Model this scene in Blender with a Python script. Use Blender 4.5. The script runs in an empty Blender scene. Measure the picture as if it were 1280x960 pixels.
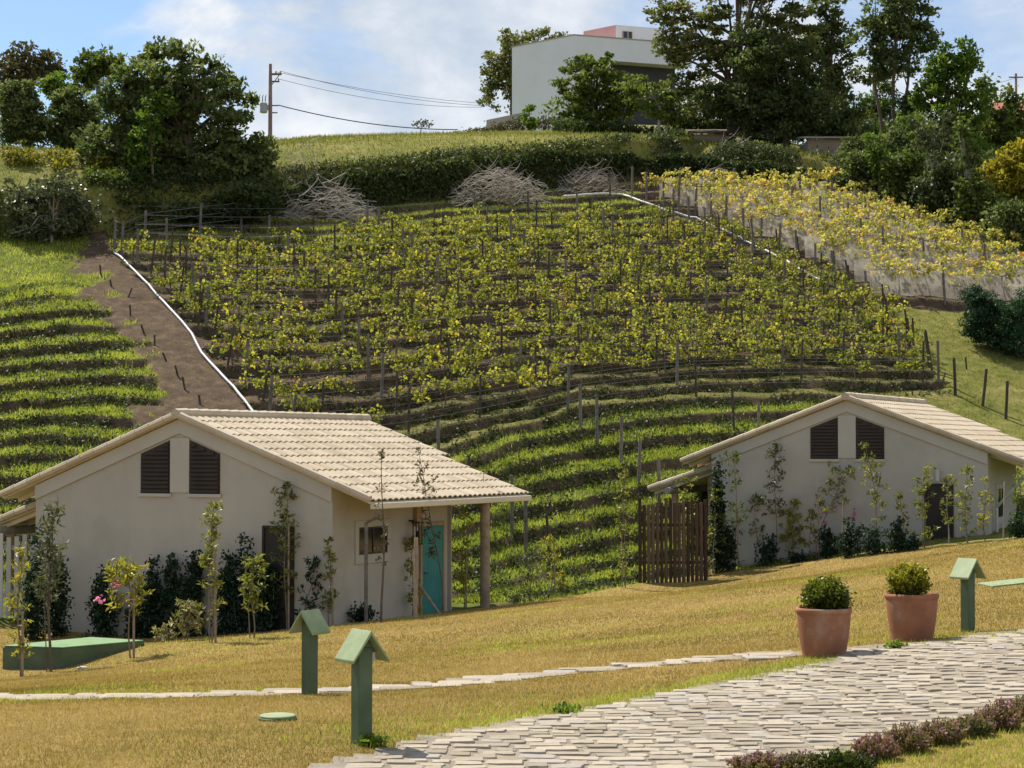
import bpy, math, random
import numpy as np
from mathutils import Vector, Matrix
random.seed(7)
RNG = np.random.default_rng(11)
R = math.radians
SC = bpy.context.scene
COL = SC.collection

# ------------------------------------------------------------------ camera model (used to survey the site)
F = 2400.0            # focal length in reference pixels (1280 wide)
HOR = 560.0
TILT = math.atan((HOR - 480) / F)
CT, ST = math.cos(TILT), math.sin(TILT)

def ray(px, py):
    u = (np.asarray(px, float) - 640) / F; v = (480 - np.asarray(py, float)) / F
    y = CT - v * ST; z = ST + v * CT
    return u / y, z / y          # x and z per metre of depth

def P(px, py, d):
    a, b = ray(px, py)
    return (float(a * d), float(d), float(b * d))

def proj(x, y, z):
    c = y * CT + z * ST; w = -y * ST + z * CT
    c = np.maximum(c, .5)
    return 640 + F * x / c, 480 - F * w / c

# ------------------------------------------------------------------ numeric helpers
def tps_fit(pts, val, lam=1e-4):
    pts = np.asarray(pts, float); val = np.asarray(val, float)
    sc = np.abs(pts).max() + 1e-9
    q = pts / sc; n = len(q)
    def U(r2): return np.where(r2 > 1e-12, r2 * np.log(r2 + 1e-12), 0)
    d2 = ((q[:, None] - q[None]) ** 2).sum(-1)
    A = np.zeros((n + 3, n + 3)); A[:n, :n] = U(d2) + lam * np.eye(n)
    A[:n, n] = 1; A[:n, n+1:] = q; A[n, :n] = 1; A[n+1:, :n] = q.T
    w = np.linalg.solve(A, np.concatenate([val, [0, 0, 0]]))
    def ev(x, y):
        x = np.asarray(x, float); shp = x.shape; x = x.ravel() / sc; y = np.asarray(y, float).ravel() / sc
        out = w[n] + w[n+1] * x + w[n+2] * y
        for i in range(n):
            out += w[i] * U((x - q[i, 0]) ** 2 + (y - q[i, 1]) ** 2)
        return out.reshape(shp)
    return ev

_lat = {}
def noise2(x, y, s, seed=0):
    if seed not in _lat: _lat[seed] = np.random.default_rng(seed + 100).random((256, 256))
    L = _lat[seed]
    x = np.asarray(x, float) / s + 1000; y = np.asarray(y, float) / s + 1000
    i = np.floor(x).astype(int); j = np.floor(y).astype(int); fx = x - i; fy = y - j
    fx = fx * fx * (3 - 2 * fx); fy = fy * fy * (3 - 2 * fy)
    a = L[i % 256, j % 256]; b = L[(i+1) % 256, j % 256]; c = L[i % 256, (j+1) % 256]; d = L[(i+1) % 256, (j+1) % 256]
    return (a * (1-fx) + b * fx) * (1-fy) + (c * (1-fx) + d * fx) * fy
def sstep(a, b, x):
    t = np.clip((x - a) / (b - a), 0, 1); return t * t * (3 - 2 * t)
def lin(x, pts):
    p = np.array(pts, float); return np.interp(x, p[:, 0], p[:, 1])
def inpoly(px, py, poly):
    px = np.asarray(px, float); py = np.asarray(py, float)
    c = np.zeros(px.shape, bool); n = len(poly)
    for i in range(n):
        x1, y1 = poly[i]; x2, y2 = poly[(i+1) % n]
        if y1 == y2: continue
        m = ((y1 > py) != (y2 > py)) & (px < (x2-x1) * (py-y1) / (y2-y1) + x1)
        c ^= m
    return c

# ------------------------------------------------------------------ object helpers
def link(o, parent=None):
    COL.objects.link(o)
    if parent is not None: o.parent = parent
    return o
def mesh_np(name, V, Fc, mat, parent=None, attr=None, smooth=False, flat4=True):
    """V (n,3); Fc (m,k) same-size faces"""
    V = np.asarray(V, np.float32); Fc = np.asarray(Fc, np.int32)
    me = bpy.data.meshes.new(name)
    m, k = Fc.shape
    me.vertices.add(len(V)); me.vertices.foreach_set('co', V.ravel())
    me.loops.add(m * k); me.loops.foreach_set('vertex_index', Fc.ravel())
    me.polygons.add(m); me.polygons.foreach_set('loop_start', np.arange(0, m*k, k, dtype=np.int32))
    me.polygons.foreach_set('loop_total', np.full(m, k, np.int32))
    me.update(calc_edges=True)
    if attr is not None:
        a = me.attributes.new('v', 'FLOAT', 'POINT'); a.data.foreach_set('value', np.asarray(attr, np.float32))
    if smooth: me.polygons.foreach_set('use_smooth', np.ones(m, bool))
    if mat is not None: me.materials.append(mat)
    return link(bpy.data.objects.new(name, me), parent)

class MB:
    def __init__(s): s.v = []; s.f = []; s.a = []
    def add(s, vs, fs, a=.5):
        n = len(s.v); s.v += [tuple(v) for v in vs]; s.f += [tuple(i + n for i in f) for f in fs]; s.a += [a] * len(vs)
    def box(s, x0, x1, y0, y1, z0, z1, a=.5, M=None):
        vs = [(x0,y0,z0),(x1,y0,z0),(x1,y1,z0),(x0,y1,z0),(x0,y0,z1),(x1,y0,z1),(x1,y1,z1),(x0,y1,z1)]
        if M is not None: vs = [M @ Vector(v) for v in vs]
        s.add(vs, [(3,2,1,0),(4,5,6,7),(0,1,5,4),(1,2,6,5),(2,3,7,6),(3,0,4,7)], a)
    def tube(s, pts, rad, n=8, a=.5, cap=True, jit=0):
        pts = [Vector(p) for p in pts]; m = len(pts)
        if not hasattr(rad, '__len__'): rad = [rad] * m
        vs = []; up = Vector((0, 0, 1))
        prev = None
        for i, p in enumerate(pts):
            t = (pts[min(i+1, m-1)] - pts[max(i-1, 0)])
            if t.length < 1e-9: t = Vector((0,0,1))
            t.normalize()
            if prev is None:
                ref = Vector((1, 0, 0)) if abs(t.z) > .8 else up
                e1 = t.cross(ref).normalized()
            else:
                e1 = (prev - t * prev.dot(t)).normalized()
            prev = e1; e2 = t.cross(e1)
            for k in range(n):
                q = 2 * math.pi * k / n; r = rad[i] * (1 + (random.uniform(-jit, jit) if jit else 0))
                vs.append(p + e1 * (r * math.cos(q)) + e2 * (r * math.sin(q)))
        fs = []
        for i in range(m - 1):
            for k in range(n):
                fs.append((i*n+k, i*n+(k+1) % n, (i+1)*n+(k+1) % n, (i+1)*n+k))
        if cap: fs += [tuple(range(n-1, -1, -1)), tuple(range((m-1)*n, m*n))]
        s.add(vs, fs, a)
    def lathe(s, prof, n=32, c=(0,0,0), a=.5):
        m = len(prof); vs = []
        for r, z in prof:
            for k in range(n):
                q = 2 * math.pi * k / n; vs.append((c[0] + r*math.cos(q), c[1] + r*math.sin(q), c[2] + z))
        fs = [(i*n+k, i*n+(k+1) % n, (i+1)*n+(k+1) % n, (i+1)*n+k) for i in range(m-1) for k in range(n)]
        fs += [tuple(range(n-1, -1, -1)), tuple(range((m-1)*n, m*n))]
        s.add(vs, fs, a)
    def prism(s, poly, ax, t0, t1, a=.5):
        """poly in the two other axes, extruded along axis ax (0 x, 1 y, 2 z)"""
        def mk(p, t):
            q = list(p); q.insert(ax, t); return q
        n = len(poly)
        vs = [mk(p, t0) for p in poly] + [mk(p, t1) for p in poly]
        fs = [tuple(range(n)), tuple(range(2*n-1, n-1, -1))] + [((i+1) % n, i, n+i, n+(i+1) % n) for i in range(n)]
        s.add(vs, fs, a)
    def build(s, name, mat, parent=None, smooth=False, bevel=0, loc=None):
        me = bpy.data.meshes.new(name); me.from_pydata(s.v, [], s.f)
        at = me.attributes.new('v', 'FLOAT', 'POINT'); at.data.foreach_set('value', np.asarray(s.a, np.float32))
        me.update()
        import bmesh
        bm = bmesh.new(); bm.from_mesh(me); bmesh.ops.recalc_face_normals(bm, faces=bm.faces); bm.to_mesh(me); bm.free()
        if smooth: me.polygons.foreach_set('use_smooth', np.ones(len(me.polygons), bool))
        if mat is not None: me.materials.append(mat)
        o = link(bpy.data.objects.new(name, me), parent)
        if bevel:
            b = o.modifiers.new('b', 'BEVEL'); b.width = bevel; b.segments = 2; b.limit_method = 'ANGLE'
        if smooth:
            pass
        if loc: o.location = loc
        return o

def tag(o, label=None, cat=None, group=None, kind=None):
    if label: o['label'] = label
    if cat: o['category'] = cat
    if group: o['group'] = group
    if kind: o['kind'] = kind
    return o
def thing(name, label, cat, loc=(0,0,0), rz=0, group=None):
    o = bpy.data.objects.new(name, None); o.empty_display_size = .2
    link(o); o.location = loc; o.rotation_euler = (0, 0, rz)
    return tag(o, label, cat, group)
def dup(root, loc, rz=0, sc=None, label=None):
    c = root.copy(); COL.objects.link(c); c.location = loc; c.rotation_euler = (0, 0, rz)
    if sc: c.scale = sc
    if label: c['label'] = label
    for ch in list(root.children):
        k = ch.copy(); COL.objects.link(k); k.parent = c
        for g in list(ch.children):
            e = g.copy(); COL.objects.link(e); e.parent = k
    return c

# ------------------------------------------------------------------ materials
def new_mat(name):
    m = bpy.data.materials.new(name); m.use_nodes = True
    nt = m.node_tree; nt.nodes.clear()
    out = nt.nodes.new('ShaderNodeOutputMaterial')
    return m, nt, out
def N(nt, t, **kw):
    n = nt.nodes.new('ShaderNode' + t)
    for k, v in kw.items():
        if k == 'inp':
            for a, b in v.items(): n.inputs[a].default_value = b
        else: setattr(n, k, v)
    return n
def L(nt, a, b): nt.links.new(a, b)
def ramp(nt, fac, stops):
    r = N(nt, 'ValToRGB'); e = r.color_ramp.elements
    while len(e) < len(stops): e.new(.5)
    for i, (p, c) in enumerate(stops):
        e[i].position = p; e[i].color = (*c, 1) if len(c) == 3 else c
    if fac is not None: L(nt, fac, r.inputs[0])
    return r.outputs[0]
def noise(nt, scale, detail=4, rough=.55, coord=None, dist=0):
    n = N(nt, 'TexNoise', inp={'Scale': scale, 'Detail': detail, 'Roughness': rough, 'Distortion': dist})
    if coord is not None: L(nt, coord, n.inputs['Vector'])
    return n.outputs['Fac']
def mixc(nt, fac, a, b, mode='MIX'):
    m = N(nt, 'MixRGB', blend_type=mode)
    for s, v in ((0, fac), (1, a), (2, b)):
        if hasattr(v, 'is_linked'): L(nt, v, m.inputs[s])
        else: m.inputs[s].default_value = v if s == 0 else ((*v, 1) if len(v) == 3 else v)
    return m.outputs[0]
def math_(nt, op, a, b=None, clamp=False):
    m = N(nt, 'Math', operation=op); m.use_clamp = clamp
    for s, v in ((0, a), (1, b)):
        if v is None: continue
        if hasattr(v, 'is_linked'): L(nt, v, m.inputs[s])
        else: m.inputs[s].default_value = v
    return m.outputs[0]
def coords(nt, kind='Object'): return N(nt, 'TexCoord').outputs[kind]
def geo_pos(nt): return N(nt, 'NewGeometry').outputs['Position']
def bump(nt, h, strength, dist=.02):
    b = N(nt, 'Bump', inp={'Strength': strength, 'Distance': dist}); L(nt, h, b.inputs['Height']); return b.outputs['Normal']
def princ(nt, out, col, rough=.7, normal=None, spec=.3, metal=0):
    p = N(nt, 'BsdfPrincipled', inp={'Roughness': rough, 'Specular IOR Level': spec, 'Metallic': metal})
    if hasattr(col, 'is_linked'): L(nt, col, p.inputs['Base Color'])
    else: p.inputs['Base Color'].default_value = (*col, 1)
    if normal is not None: L(nt, normal, p.inputs['Normal'])
    L(nt, p.outputs[0], out.inputs[0]); return p
def surf(name, c1, c2, scale=6, rough=.75, bs=.25, bscale=40, bd=.01, spec=.3, c3=None, metal=0):
    """weathered surface: two noises over world position and a fine bump"""
    m, nt, out = new_mat(name); co = geo_pos(nt)
    n1 = noise(nt, scale, 6, .6, co); n2 = noise(nt, scale * .17, 3, .5, co)
    s = math_(nt, 'ADD', math_(nt, 'MULTIPLY', n1, .6), math_(nt, 'MULTIPLY', n2, .4))
    stops = [(.36, c1), (.62, c2)]
    if c3: stops = [(.34, c1), (.52, c2), (.68, c3)]
    c = ramp(nt, s, stops)
    nb = bump(nt, noise(nt, bscale, 5, .6, co), bs, bd)
    princ(nt, out, c, rough, nb, spec, metal); return m
def leafmat(name, cols, transl=.35, rough=.55, objrand=.25, tint=1.25, spec=.2):
    m, nt, out = new_mat(name)
    v = N(nt, 'Attribute', attribute_name='v').outputs['Fac']
    oi = N(nt, 'ObjectInfo').outputs['Random']
    f = math_(nt, 'ADD', v, math_(nt, 'MULTIPLY', math_(nt, 'SUBTRACT', oi, .5), objrand), True)
    c = ramp(nt, f, cols)
    p = N(nt, 'BsdfPrincipled', inp={'Roughness': rough, 'Specular IOR Level': spec}); L(nt, c, p.inputs['Base Color'])
    t = N(nt, 'BsdfTranslucent')
    tc = mixc(nt, 1, c, (tint, tint * 1.04, tint * .6, 1), 'MULTIPLY'); L(nt, tc, t.inputs[0])
    mx = N(nt, 'MixShader', inp={0: transl}); L(nt, p.outputs[0], mx.inputs[1]); L(nt, t.outputs[0], mx.inputs[2])
    L(nt, mx.outputs[0], out.inputs[0]); return m
def vmat(name, stops, rough=.8, bs=.3, bscale=30, bd=.01, spec=.25, grain=.35, gscale=9):
    """colour from the per-piece value 'v' with grain on top"""
    m, nt, out = new_mat(name); co = geo_pos(nt)
    v = N(nt, 'Attribute', attribute_name='v').outputs['Fac']
    n = noise(nt, gscale, 6, .65, co)
    f = math_(nt, 'ADD', v, math_(nt, 'MULTIPLY', math_(nt, 'SUBTRACT', n, .5), grain), True)
    c = ramp(nt, f, stops)
    princ(nt, out, c, rough, bump(nt, noise(nt, bscale, 5, .6, co), bs, bd), spec); return m

M = {}
def stucco(name, c1, c2):
    m, nt, out = new_mat(name); co = geo_pos(nt)
    s = math_(nt, 'ADD', math_(nt, 'MULTIPLY', noise(nt, 1.2, 6, .6, co), .6), math_(nt, 'MULTIPLY', noise(nt, .25, 3, .5, co), .4))
    c = ramp(nt, s, [(.36, c1), (.62, c2)])
    mp = N(nt, 'Mapping'); L(nt, co, mp.inputs[0]); mp.inputs['Scale'].default_value = (2.6, 2.6, .5)
    st = ramp(nt, noise(nt, 1.0, 5, .7, mp.outputs[0]), [(.56, (1, 1, 1)), (.78, (.88, .865, .83))])
    c = mixc(nt, .55, c, st, 'MULTIPLY')
    pt = ramp(nt, noise(nt, .7, 4, .65, co), [(.56, (1, 1, 1)), (.60, (.95, .945, .93))]); c = mixc(nt, 1, c, pt, 'MULTIPLY')
    princ(nt, out, c, .9, bump(nt, noise(nt, 55, 5, .65, co), .4, .006), .1); return m
M['stucco'] = stucco('stucco', (.40,.37,.315), (.455,.425,.365))
M['stucco_trim'] = surf('stucco_trim', (.43,.40,.34), (.475,.445,.385), 1.5, .9, .3, 60, .005, .1)
M['louver'] = surf('louver_slats', (.030,.022,.015), (.048,.034,.022), 3, .6, .2, 40, .004)
M['dark_door'] = surf('dark_door', (.022,.018,.014), (.034,.028,.022), 2, .55, .1, 40, .003)
M['teal'] = surf('teal_paint', (.02,.17,.165), (.04,.225,.21), 2.5, .55, .15, 50, .003)
M['cream_wood'] = surf('cream_wood', (.52,.44,.31), (.62,.54,.40), 2, .7, .2, 30, .004)
M['tan_wood'] = surf('tan_wood', (.30,.19,.10), (.42,.29,.17), 3, .75, .3, 25, .006)
M['tile'] = vmat('roof_tile', [(0,(.33,.265,.18)), (.5,(.465,.385,.275)), (1,(.55,.475,.365))], .85, .3, 50, .006, .15, .5, 5)
M['gutter'] = surf('gutter_paint', (.55,.48,.36), (.60,.53,.41), 2, .55, .05, 40, .003)
M['glass'] = None
def glass():
    m, nt, out = new_mat('window_glass'); princ(nt, out, (.02,.022,.025), .08, None, .6); return m
M['glass'] = glass()
M['metal_dark'] = surf('dark_metal', (.012,.012,.013), (.02,.02,.02), 4, .45, .05, 40, .002, .5)
M['green_paint'] = surf('green_paint', (.050,.082,.042), (.078,.118,.062), 4, .6, .3, 35, .006, .35, (.115,.15,.09))
M['green_cap'] = surf('green_cap_paint', (.175,.235,.11), (.24,.30,.15), 5, .55, .25, 35, .004, .3, (.34,.39,.24))
M['green_slab'] = surf('green_slab_paint', (.10,.19,.075), (.15,.26,.11), 3, .6, .3, 30, .006, .3, (.20,.31,.15))
M['terracotta'] = surf('terracotta', (.235,.10,.056), (.31,.148,.088), 4.5, .9, .4, 40, .006, .1, (.40,.29,.215))
M['potsoil'] = surf('potting_soil', (.03,.02,.012), (.05,.035,.02), 20, .95, .6, 60, .02)
M['bark'] = surf('bark', (.09,.065,.045), (.16,.125,.09), 8, .9, .7, 30, .02)
M['bark_pale'] = surf('pale_bark', (.26,.23,.19), (.38,.34,.29), 8, .85, .5, 30, .01)
M['stem'] = surf('young_stem', (.14,.10,.065), (.23,.175,.12), 14, .85, .4, 60, .005)
M['stake'] = surf('stake_wood', (.20,.15,.10), (.33,.26,.18), 9, .85, .4, 60, .005)
M['post'] = surf('weathered_post', (.10,.085,.07), (.20,.175,.15), 7, .9, .5, 40, .008)
M['post_dark'] = surf('dark_post', (.045,.035,.028), (.09,.07,.055), 7, .9, .5, 40, .008)
M['pole_fence'] = vmat('timber_poles', [(0,(.045,.028,.018)), (.5,(.085,.055,.035)), (1,(.13,.09,.06))], .8, .5, 25, .008)
M['slat_white'] = vmat('painted_slats', [(0,(.42,.41,.38)), (1,(.55,.54,.50))], .7, .2, 30, .003)
M['pipe'] = surf('grey_pipe', (.36,.345,.385), (.47,.455,.49), 3, .45, .1, 30, .003, .4)
M['hose'] = surf('white_hose', (.60,.57,.54), (.70,.67,.63), 3, .5, .1, 30, .003, .4)
M['wire'] = surf('wire', (.09,.09,.09), (.14,.14,.14), 3, .5, 0, 30, .002, .4)
M['cable'] = surf('black_cable', (.03,.03,.035), (.05,.05,.055), 3, .6, 0, 30, .002, .3)
M['white_wall'] = surf('white_wall', (.70,.70,.71), (.76,.76,.77), .6, .85, .15, 20, .01, .15)
M['pink_wall'] = surf('pink_wall', (.66,.34,.32), (.72,.42,.39), .6, .85, .15, 20, .01, .15)
M['grey_dark'] = surf('dark_recess_wall', (.05,.05,.055), (.075,.075,.08), 1, .8, .1, 20, .01)  # even dark grey for the wall set back under the white block
M['concrete'] = surf('concrete', (.34,.30,.26), (.46,.42,.37), 1.5, .9, .4, 20, .02)
M['beige_wall'] = surf('beige_wall', (.26,.19,.14), (.36,.28,.21), .8, .9, .3, 20, .02)
M['red_tile'] = surf('red_roof_tile', (.28,.095,.06), (.42,.17,.11), 2, .9, .6, 12, .05)
M['crate'] = vmat('crate_wood', [(0,(.22,.15,.09)), (1,(.44,.33,.22))], .85, .3, 25, .006)
M['brush'] = vmat('dead_branches', [(0,(.13,.105,.08)), (.5,(.34,.295,.24)), (1,(.60,.54,.46))], .9, .2, 30, .004, .15, .2)
M['pole'] = surf('pole_concrete', (.20,.13,.11), (.28,.19,.165), 3, .85, .3, 20, .01)
M['insul'] = surf('transformer_grey', (.28,.28,.29), (.36,.36,.37), 3, .5, .05, 30, .003, .4)
def netmat():
    m, nt, out = new_mat('bird_net')
    co = geo_pos(nt)
    c = ramp(nt, noise(nt, 3, 4, .6, co), [(.3,(.56,.51,.42)), (.7,(.70,.65,.56))])
    p = N(nt, 'BsdfPrincipled', inp={'Roughness': .8}); L(nt, c, p.inputs['Base Color'])
    t = N(nt, 'BsdfTranslucent'); L(nt, c, t.inputs[0])
    a = N(nt, 'BsdfTransparent')
    m1 = N(nt, 'MixShader', inp={0: .45}); L(nt, p.outputs[0], m1.inputs[1]); L(nt, t.outputs[0], m1.inputs[2])
    al = ramp(nt, noise(nt, 2.2, 3, .6, co), [(.3,(.30,)*3), (.7,(.75,)*3)])
    m2 = N(nt, 'MixShader'); L(nt, al, m2.inputs[0]); L(nt, a.outputs[0], m2.inputs[1]); L(nt, m1.outputs[0], m2.inputs[2])
    L(nt, m2.outputs[0], out.inputs[0]); return m
M['net'] = netmat()
# foliage
M['leaf_vine'] = leafmat('vine_leaf', [(0,(.08,.105,.02)), (.4,(.21,.225,.042)), (.72,(.40,.38,.07)), (.95,(.54,.45,.08)), (1,(.48,.24,.04))], .52)
M['leaf_yellow'] = leafmat('yellow_vine_leaf', [(0,(.20,.23,.05)), (.3,(.40,.38,.10)), (.65,(.56,.48,.14)), (.92,(.60,.42,.09)), (1,(.40,.17,.05))], .45)
M['leaf_dark'] = leafmat('dark_leaf', [(0,(.038,.056,.02)), (.5,(.10,.135,.045)), (1,(.21,.235,.09))], .42, .55, .2)
M['leaf_mid'] = leafmat('mid_leaf', [(0,(.045,.07,.016)), (.5,(.105,.145,.032)), (1,(.20,.235,.055))], .4)
M['leaf_light'] = leafmat('light_leaf', [(0,(.07,.12,.018)), (.5,(.13,.20,.028)), (1,(.24,.30,.05))], .45)
M['leaf_feather'] = leafmat('feathery_leaf', [(0,(.05,.062,.02)), (.5,(.115,.13,.042)), (1,(.22,.22,.08))], .4)
M['leaf_silver'] = leafmat('silver_leaf', [(0,(.05,.062,.028)), (.5,(.10,.115,.055)), (1,(.22,.23,.14))], .25, .4)
M['leaf_brown'] = leafmat('olive_brown_leaf', [(0,(.05,.05,.02)), (.5,(.10,.092,.04)), (1,(.17,.14,.07))], .25)
M['leaf_gold'] = leafmat('gold_leaf', [(0,(.13,.13,.02)), (.5,(.30,.26,.03)), (1,(.48,.36,.04))], .45)
M['leaf_wall'] = leafmat('wall_shrub_leaf', [(0,(.012,.028,.015)), (.6,(.025,.055,.026)), (1,(.05,.09,.035))], .2, .5)
M['leaf_sap'] = leafmat('sapling_leaf', [(0,(.085,.11,.025)), (.5,(.20,.215,.045)), (1,(.38,.35,.11))], .4, .4)
M['leaf_sapy'] = leafmat('yellow_sapling_leaf', [(0,(.16,.17,.03)), (.5,(.30,.28,.04)), (1,(.42,.36,.07))], .45, .4)
M['leaf_varieg'] = leafmat('variegated_leaf', [(0,(.10,.11,.04)), (.45,(.25,.23,.11)), (1,(.50,.44,.28))], .35)
M['leaf_box'] = leafmat('boxwood_leaf', [(0,(.035,.055,.010)), (.5,(.09,.115,.016)), (1,(.24,.24,.035))], .4, .38)
M['leaf_boxy'] = leafmat('yellow_boxwood_leaf', [(0,(.07,.09,.012)), (.5,(.19,.19,.02)), (1,(.38,.33,.035))], .4, .38)
M['leaf_conifer'] = leafmat('conifer_leaf', [(0,(.018,.045,.022)), (.5,(.035,.08,.038)), (1,(.06,.12,.055))], .2)
M['flower'] = leafmat('pink_flower', [(0,(.55,.12,.38)), (1,(.70,.28,.55))], .4)
M['heath'] = leafmat('heath_leaf', [(0,(.06,.09,.018)), (.45,(.17,.19,.045)), (.65,(.24,.155,.08)), (1,(.36,.18,.15))], .3)
M['heath_flower'] = leafmat('heath_flower', [(0,(.27,.11,.20)), (1,(.44,.25,.36))], .35)
M['grass_lawn'] = leafmat('lawn_grass', [(0,(.175,.145,.032)), (.3,(.30,.222,.054)), (.65,(.415,.295,.095)), (1,(.49,.365,.16))], .3, .7, 0, 1.1)
M['grass_lush'] = leafmat('lush_grass', [(0,(.12,.16,.022)), (.5,(.30,.335,.055)), (1,(.46,.46,.12))], .5, .6, 0, 1.3)
M['grass_dry'] = leafmat('dry_grass', [(0,(.11,.13,.025)), (.5,(.22,.22,.05)), (1,(.36,.30,.10))], .4, .7, 0, 1.1)
M['weed'] = leafmat('weed_leaf', [(0,(.03,.045,.016)), (.5,(.07,.092,.032)), (1,(.15,.175,.065))], .3)
M['stone'] = vmat('paving_stone', [(0,(.25,.212,.16)), (.4,(.335,.288,.22)), (.75,(.40,.342,.26)), (1,(.31,.285,.25))], .88, .8, 9, .03, .15, .5, 5)

exec_ground = True
# ------------------------------------------------------------------ terrain
def hd(px, py): return 23.8 / (.4 - (HOR - py) / F) + (px - 640) * .006
ctl = []
def C(px, py, d, dz=0):
    p = P(px, py, d); ctl.append((p[0], p[1], p[2] + dz))
for q in [(0,960,11.8),(640,960,12.0),(1280,960,12.0),(450,928,12.6),(387,868,17.5),(0,872,18.3),(700,842,19),(1030,818,18),(1140,799,18.7),
          (1280,788,19.3),(200,840,26),(0,852,29),(640,800,28),(1000,752,28),(1280,717,28),(345,787,39.6),(181,807,34.4),(240,803,36.6),(300,797,38.3),(100,797,41.2),(0,838,33.5),(79,839,33.1),
          (415,782,38.8),(550,765,43),(605,757,43.4),(690,747,47.5),(760,735,50),(800,724,51.8),(890,712,52.7),(1060,690,51),(1235,675,49),(1280,671,47.5),
          (-250,860,34),(-250,880,18),(1500,760,19),(1500,640,45)]: C(*q)
ctl += [(0,0,-1.7),(-9,4,-1.9),(9,4,-1.75),(0,-25,-1.7),(-40,0,-3),(40,0,-.5)]
for px in (-260,0,200,420,640,860,1080,1280,1520):
    for py in (610,540,470,400,330,275):
        if px >= 860 and py == 610: continue
        C(px, py, hd(px, py))
BK = 1.6
for q in [(340,176,103),(520,172,106),(640,166,112),(740,172,108),(850,180,103),(950,196,99),(1100,200,106),(1280,225,106),(170,200,93),(0,197,92),(-260,200,92),(1520,240,106)]: C(*q, -BK)
for px, dd in ((-260,82.5),(0,83.5),(200,85),(420,88.5),(640,91),(800,95),(950,94),(1100,92),(1280,88)):
    z = .4 * (dd - (px - 640) * .006) - 23.8; ctl.append(((px-640)/F*dd, dd, z))
ctl += [(-25,132,13),(-5,134,16),(5,125,19),(14,126,19),(28,128,15),(55,130,14),(-60,130,11),(-70,90,11.5),(-80,50,-2),(70,50,-1),(75,95,12),(0,165,12),(-60,165,8),(60,165,9)]
ctl = np.array(ctl)
Hb = tps_fit(ctl[:, :2], ctl[:, 2], 2e-5)
def Hbase(x, y):
    x = np.clip(x, -85, 85); yc = np.clip(y, -25, 165)
    h = Hb(x, yc)
    far = np.clip((np.asarray(y, float) - 165) / 300, 0, 1)
    return h * (1 - far) - 40 * far

# terrace rows, surveyed as polylines (row number: points)
rows = {
 -1: [(50,594),(20,596)], 0: [(50,567),(250,585),(560,557),(630,535),(700,518),(760,507),(830,500),(950,496),(1060,494),(1180,492),(1300,494)],
 1: [(50,541),(250,558),(440,552),(662,509),(740,487),(880,478),(990,473),(1180,478)], 2: [(50,518),(300,528),(662,487),(780,472),(880,463),(1140,462)],
 3: [(50,498),(300,503),(662,465)], 4: [(50,475),(300,480),(662,446),(1000,430),(1250,442)], 5: [(50,454),(300,456),(662,426)],
 6: [(50,431),(300,433),(662,407),(1000,397)], 7: [(50,410),(300,411),(662,390)], 8: [(50,389),(300,390),(442,393),(529,384),(617,377),(662,373),(1000,367),(1250,378)],
 9: [(420,378),(573,362),(662,357)], 10: [(50,352),(300,358),(420,363),(485,353),(640,343),(1000,340),(1250,347)], 12: [(200,330),(420,336),(662,315),(1000,312),(1250,320)],
 14: [(50,300),(420,308),(662,290),(1000,288),(1250,295)], 16: [(200,282),(420,286),(662,269),(900,262),(1250,272)], 18: [(50,265),(420,268),(662,251),(950,242)],
 -2: [(613,592),(700,569),(800,548),(940,540),(1060,537)], -3: [(560,634),(653,608),(788,582),(865,570)], -4: [(560,663),(610,650),(800,607)], -5: [(560,690),(613,676),(800,638),(900,622)],
 -6: [(560,716),(620,701),(704,683),(800,664)], -7: [(580,738),(700,708),(800,690)], -8: [(600,758),(700,734),(800,715),(900,700)]}
rows[-1] += [(560,584),(640,553),(790,525),(940,512),(1020,512)]
rp, rv = [], []
for k, pl in rows.items():
    for a, b in pl: rp.append((a, b)); rv.append(k)
PHI = tps_fit(rp, rv, 3e-4)

XS = np.concatenate([np.linspace(-400, -90, 12)[:-1], np.linspace(-90, -31, 40)[:-1], np.arange(-31, 33, .14), np.linspace(33, 90, 40), np.linspace(90, 400, 12)[1:]])
YS = np.concatenate([np.linspace(-60, 6, 24)[:-1], np.arange(6, 46, .22), np.arange(46, 97, .08), np.arange(97, 150, .45), np.linspace(150, 900, 30)[1:]])
GX, GY = np.meshgrid(XS, YS, indexing='ij')
B0 = Hbase(GX, GY)
QX, QY = proj(GX, GY, B0)
ok = (GY > 7) & (GY < 125)
QX = np.clip(QX, -400, 1700); QY = np.clip(QY, 100, 1000)
PH = PHI(QX, QY)
PH += (noise2(GX, GY, 1.3, 3) - .5) * .16 + (noise2(GX, GY, .45, 4) - .5) * .08
dy = np.gradient(YS)[None]
gH = np.gradient(B0, axis=1) / dy; gP = np.gradient(PH, axis=1) / dy
g = np.clip(np.abs(gH) / np.maximum(np.abs(gP), .15), .25, .95)
fr = PH - np.floor(PH)
BF = .87
BR = np.where((QX > 430) & (PH > 0), .33, .43)
T = np.where(fr < BF, BR * fr / BF, BR + (1 - BR) * sstep(0, 1, (fr - BF) / (1 - BF)) )
pipe_x = lambda py: lin(py, [(300,135),(318,142),(340,165),(380,212),(420,245),(460,275),(520,318),(600,370)])
lawn_edge = lambda px: lin(px, [(-300,790),(0,780),(300,778),(415,778),(560,764),(690,748),(800,727),(890,714),(1060,693),(1280,673),(1600,640)])
RB = lambda py: lin(py, [(240,770),(262,830),(290,900),(320,970),(340,1020),(360,1060),(390,1105),(430,1140),(480,1185),(520,1200)])
lawn = sstep(-3, 4, QY - lawn_edge(QX)) * (GY < 56)
lawn = np.where(GY < 36, 1, lawn)
hill = (1 - lawn) * (GY > 36)
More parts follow.
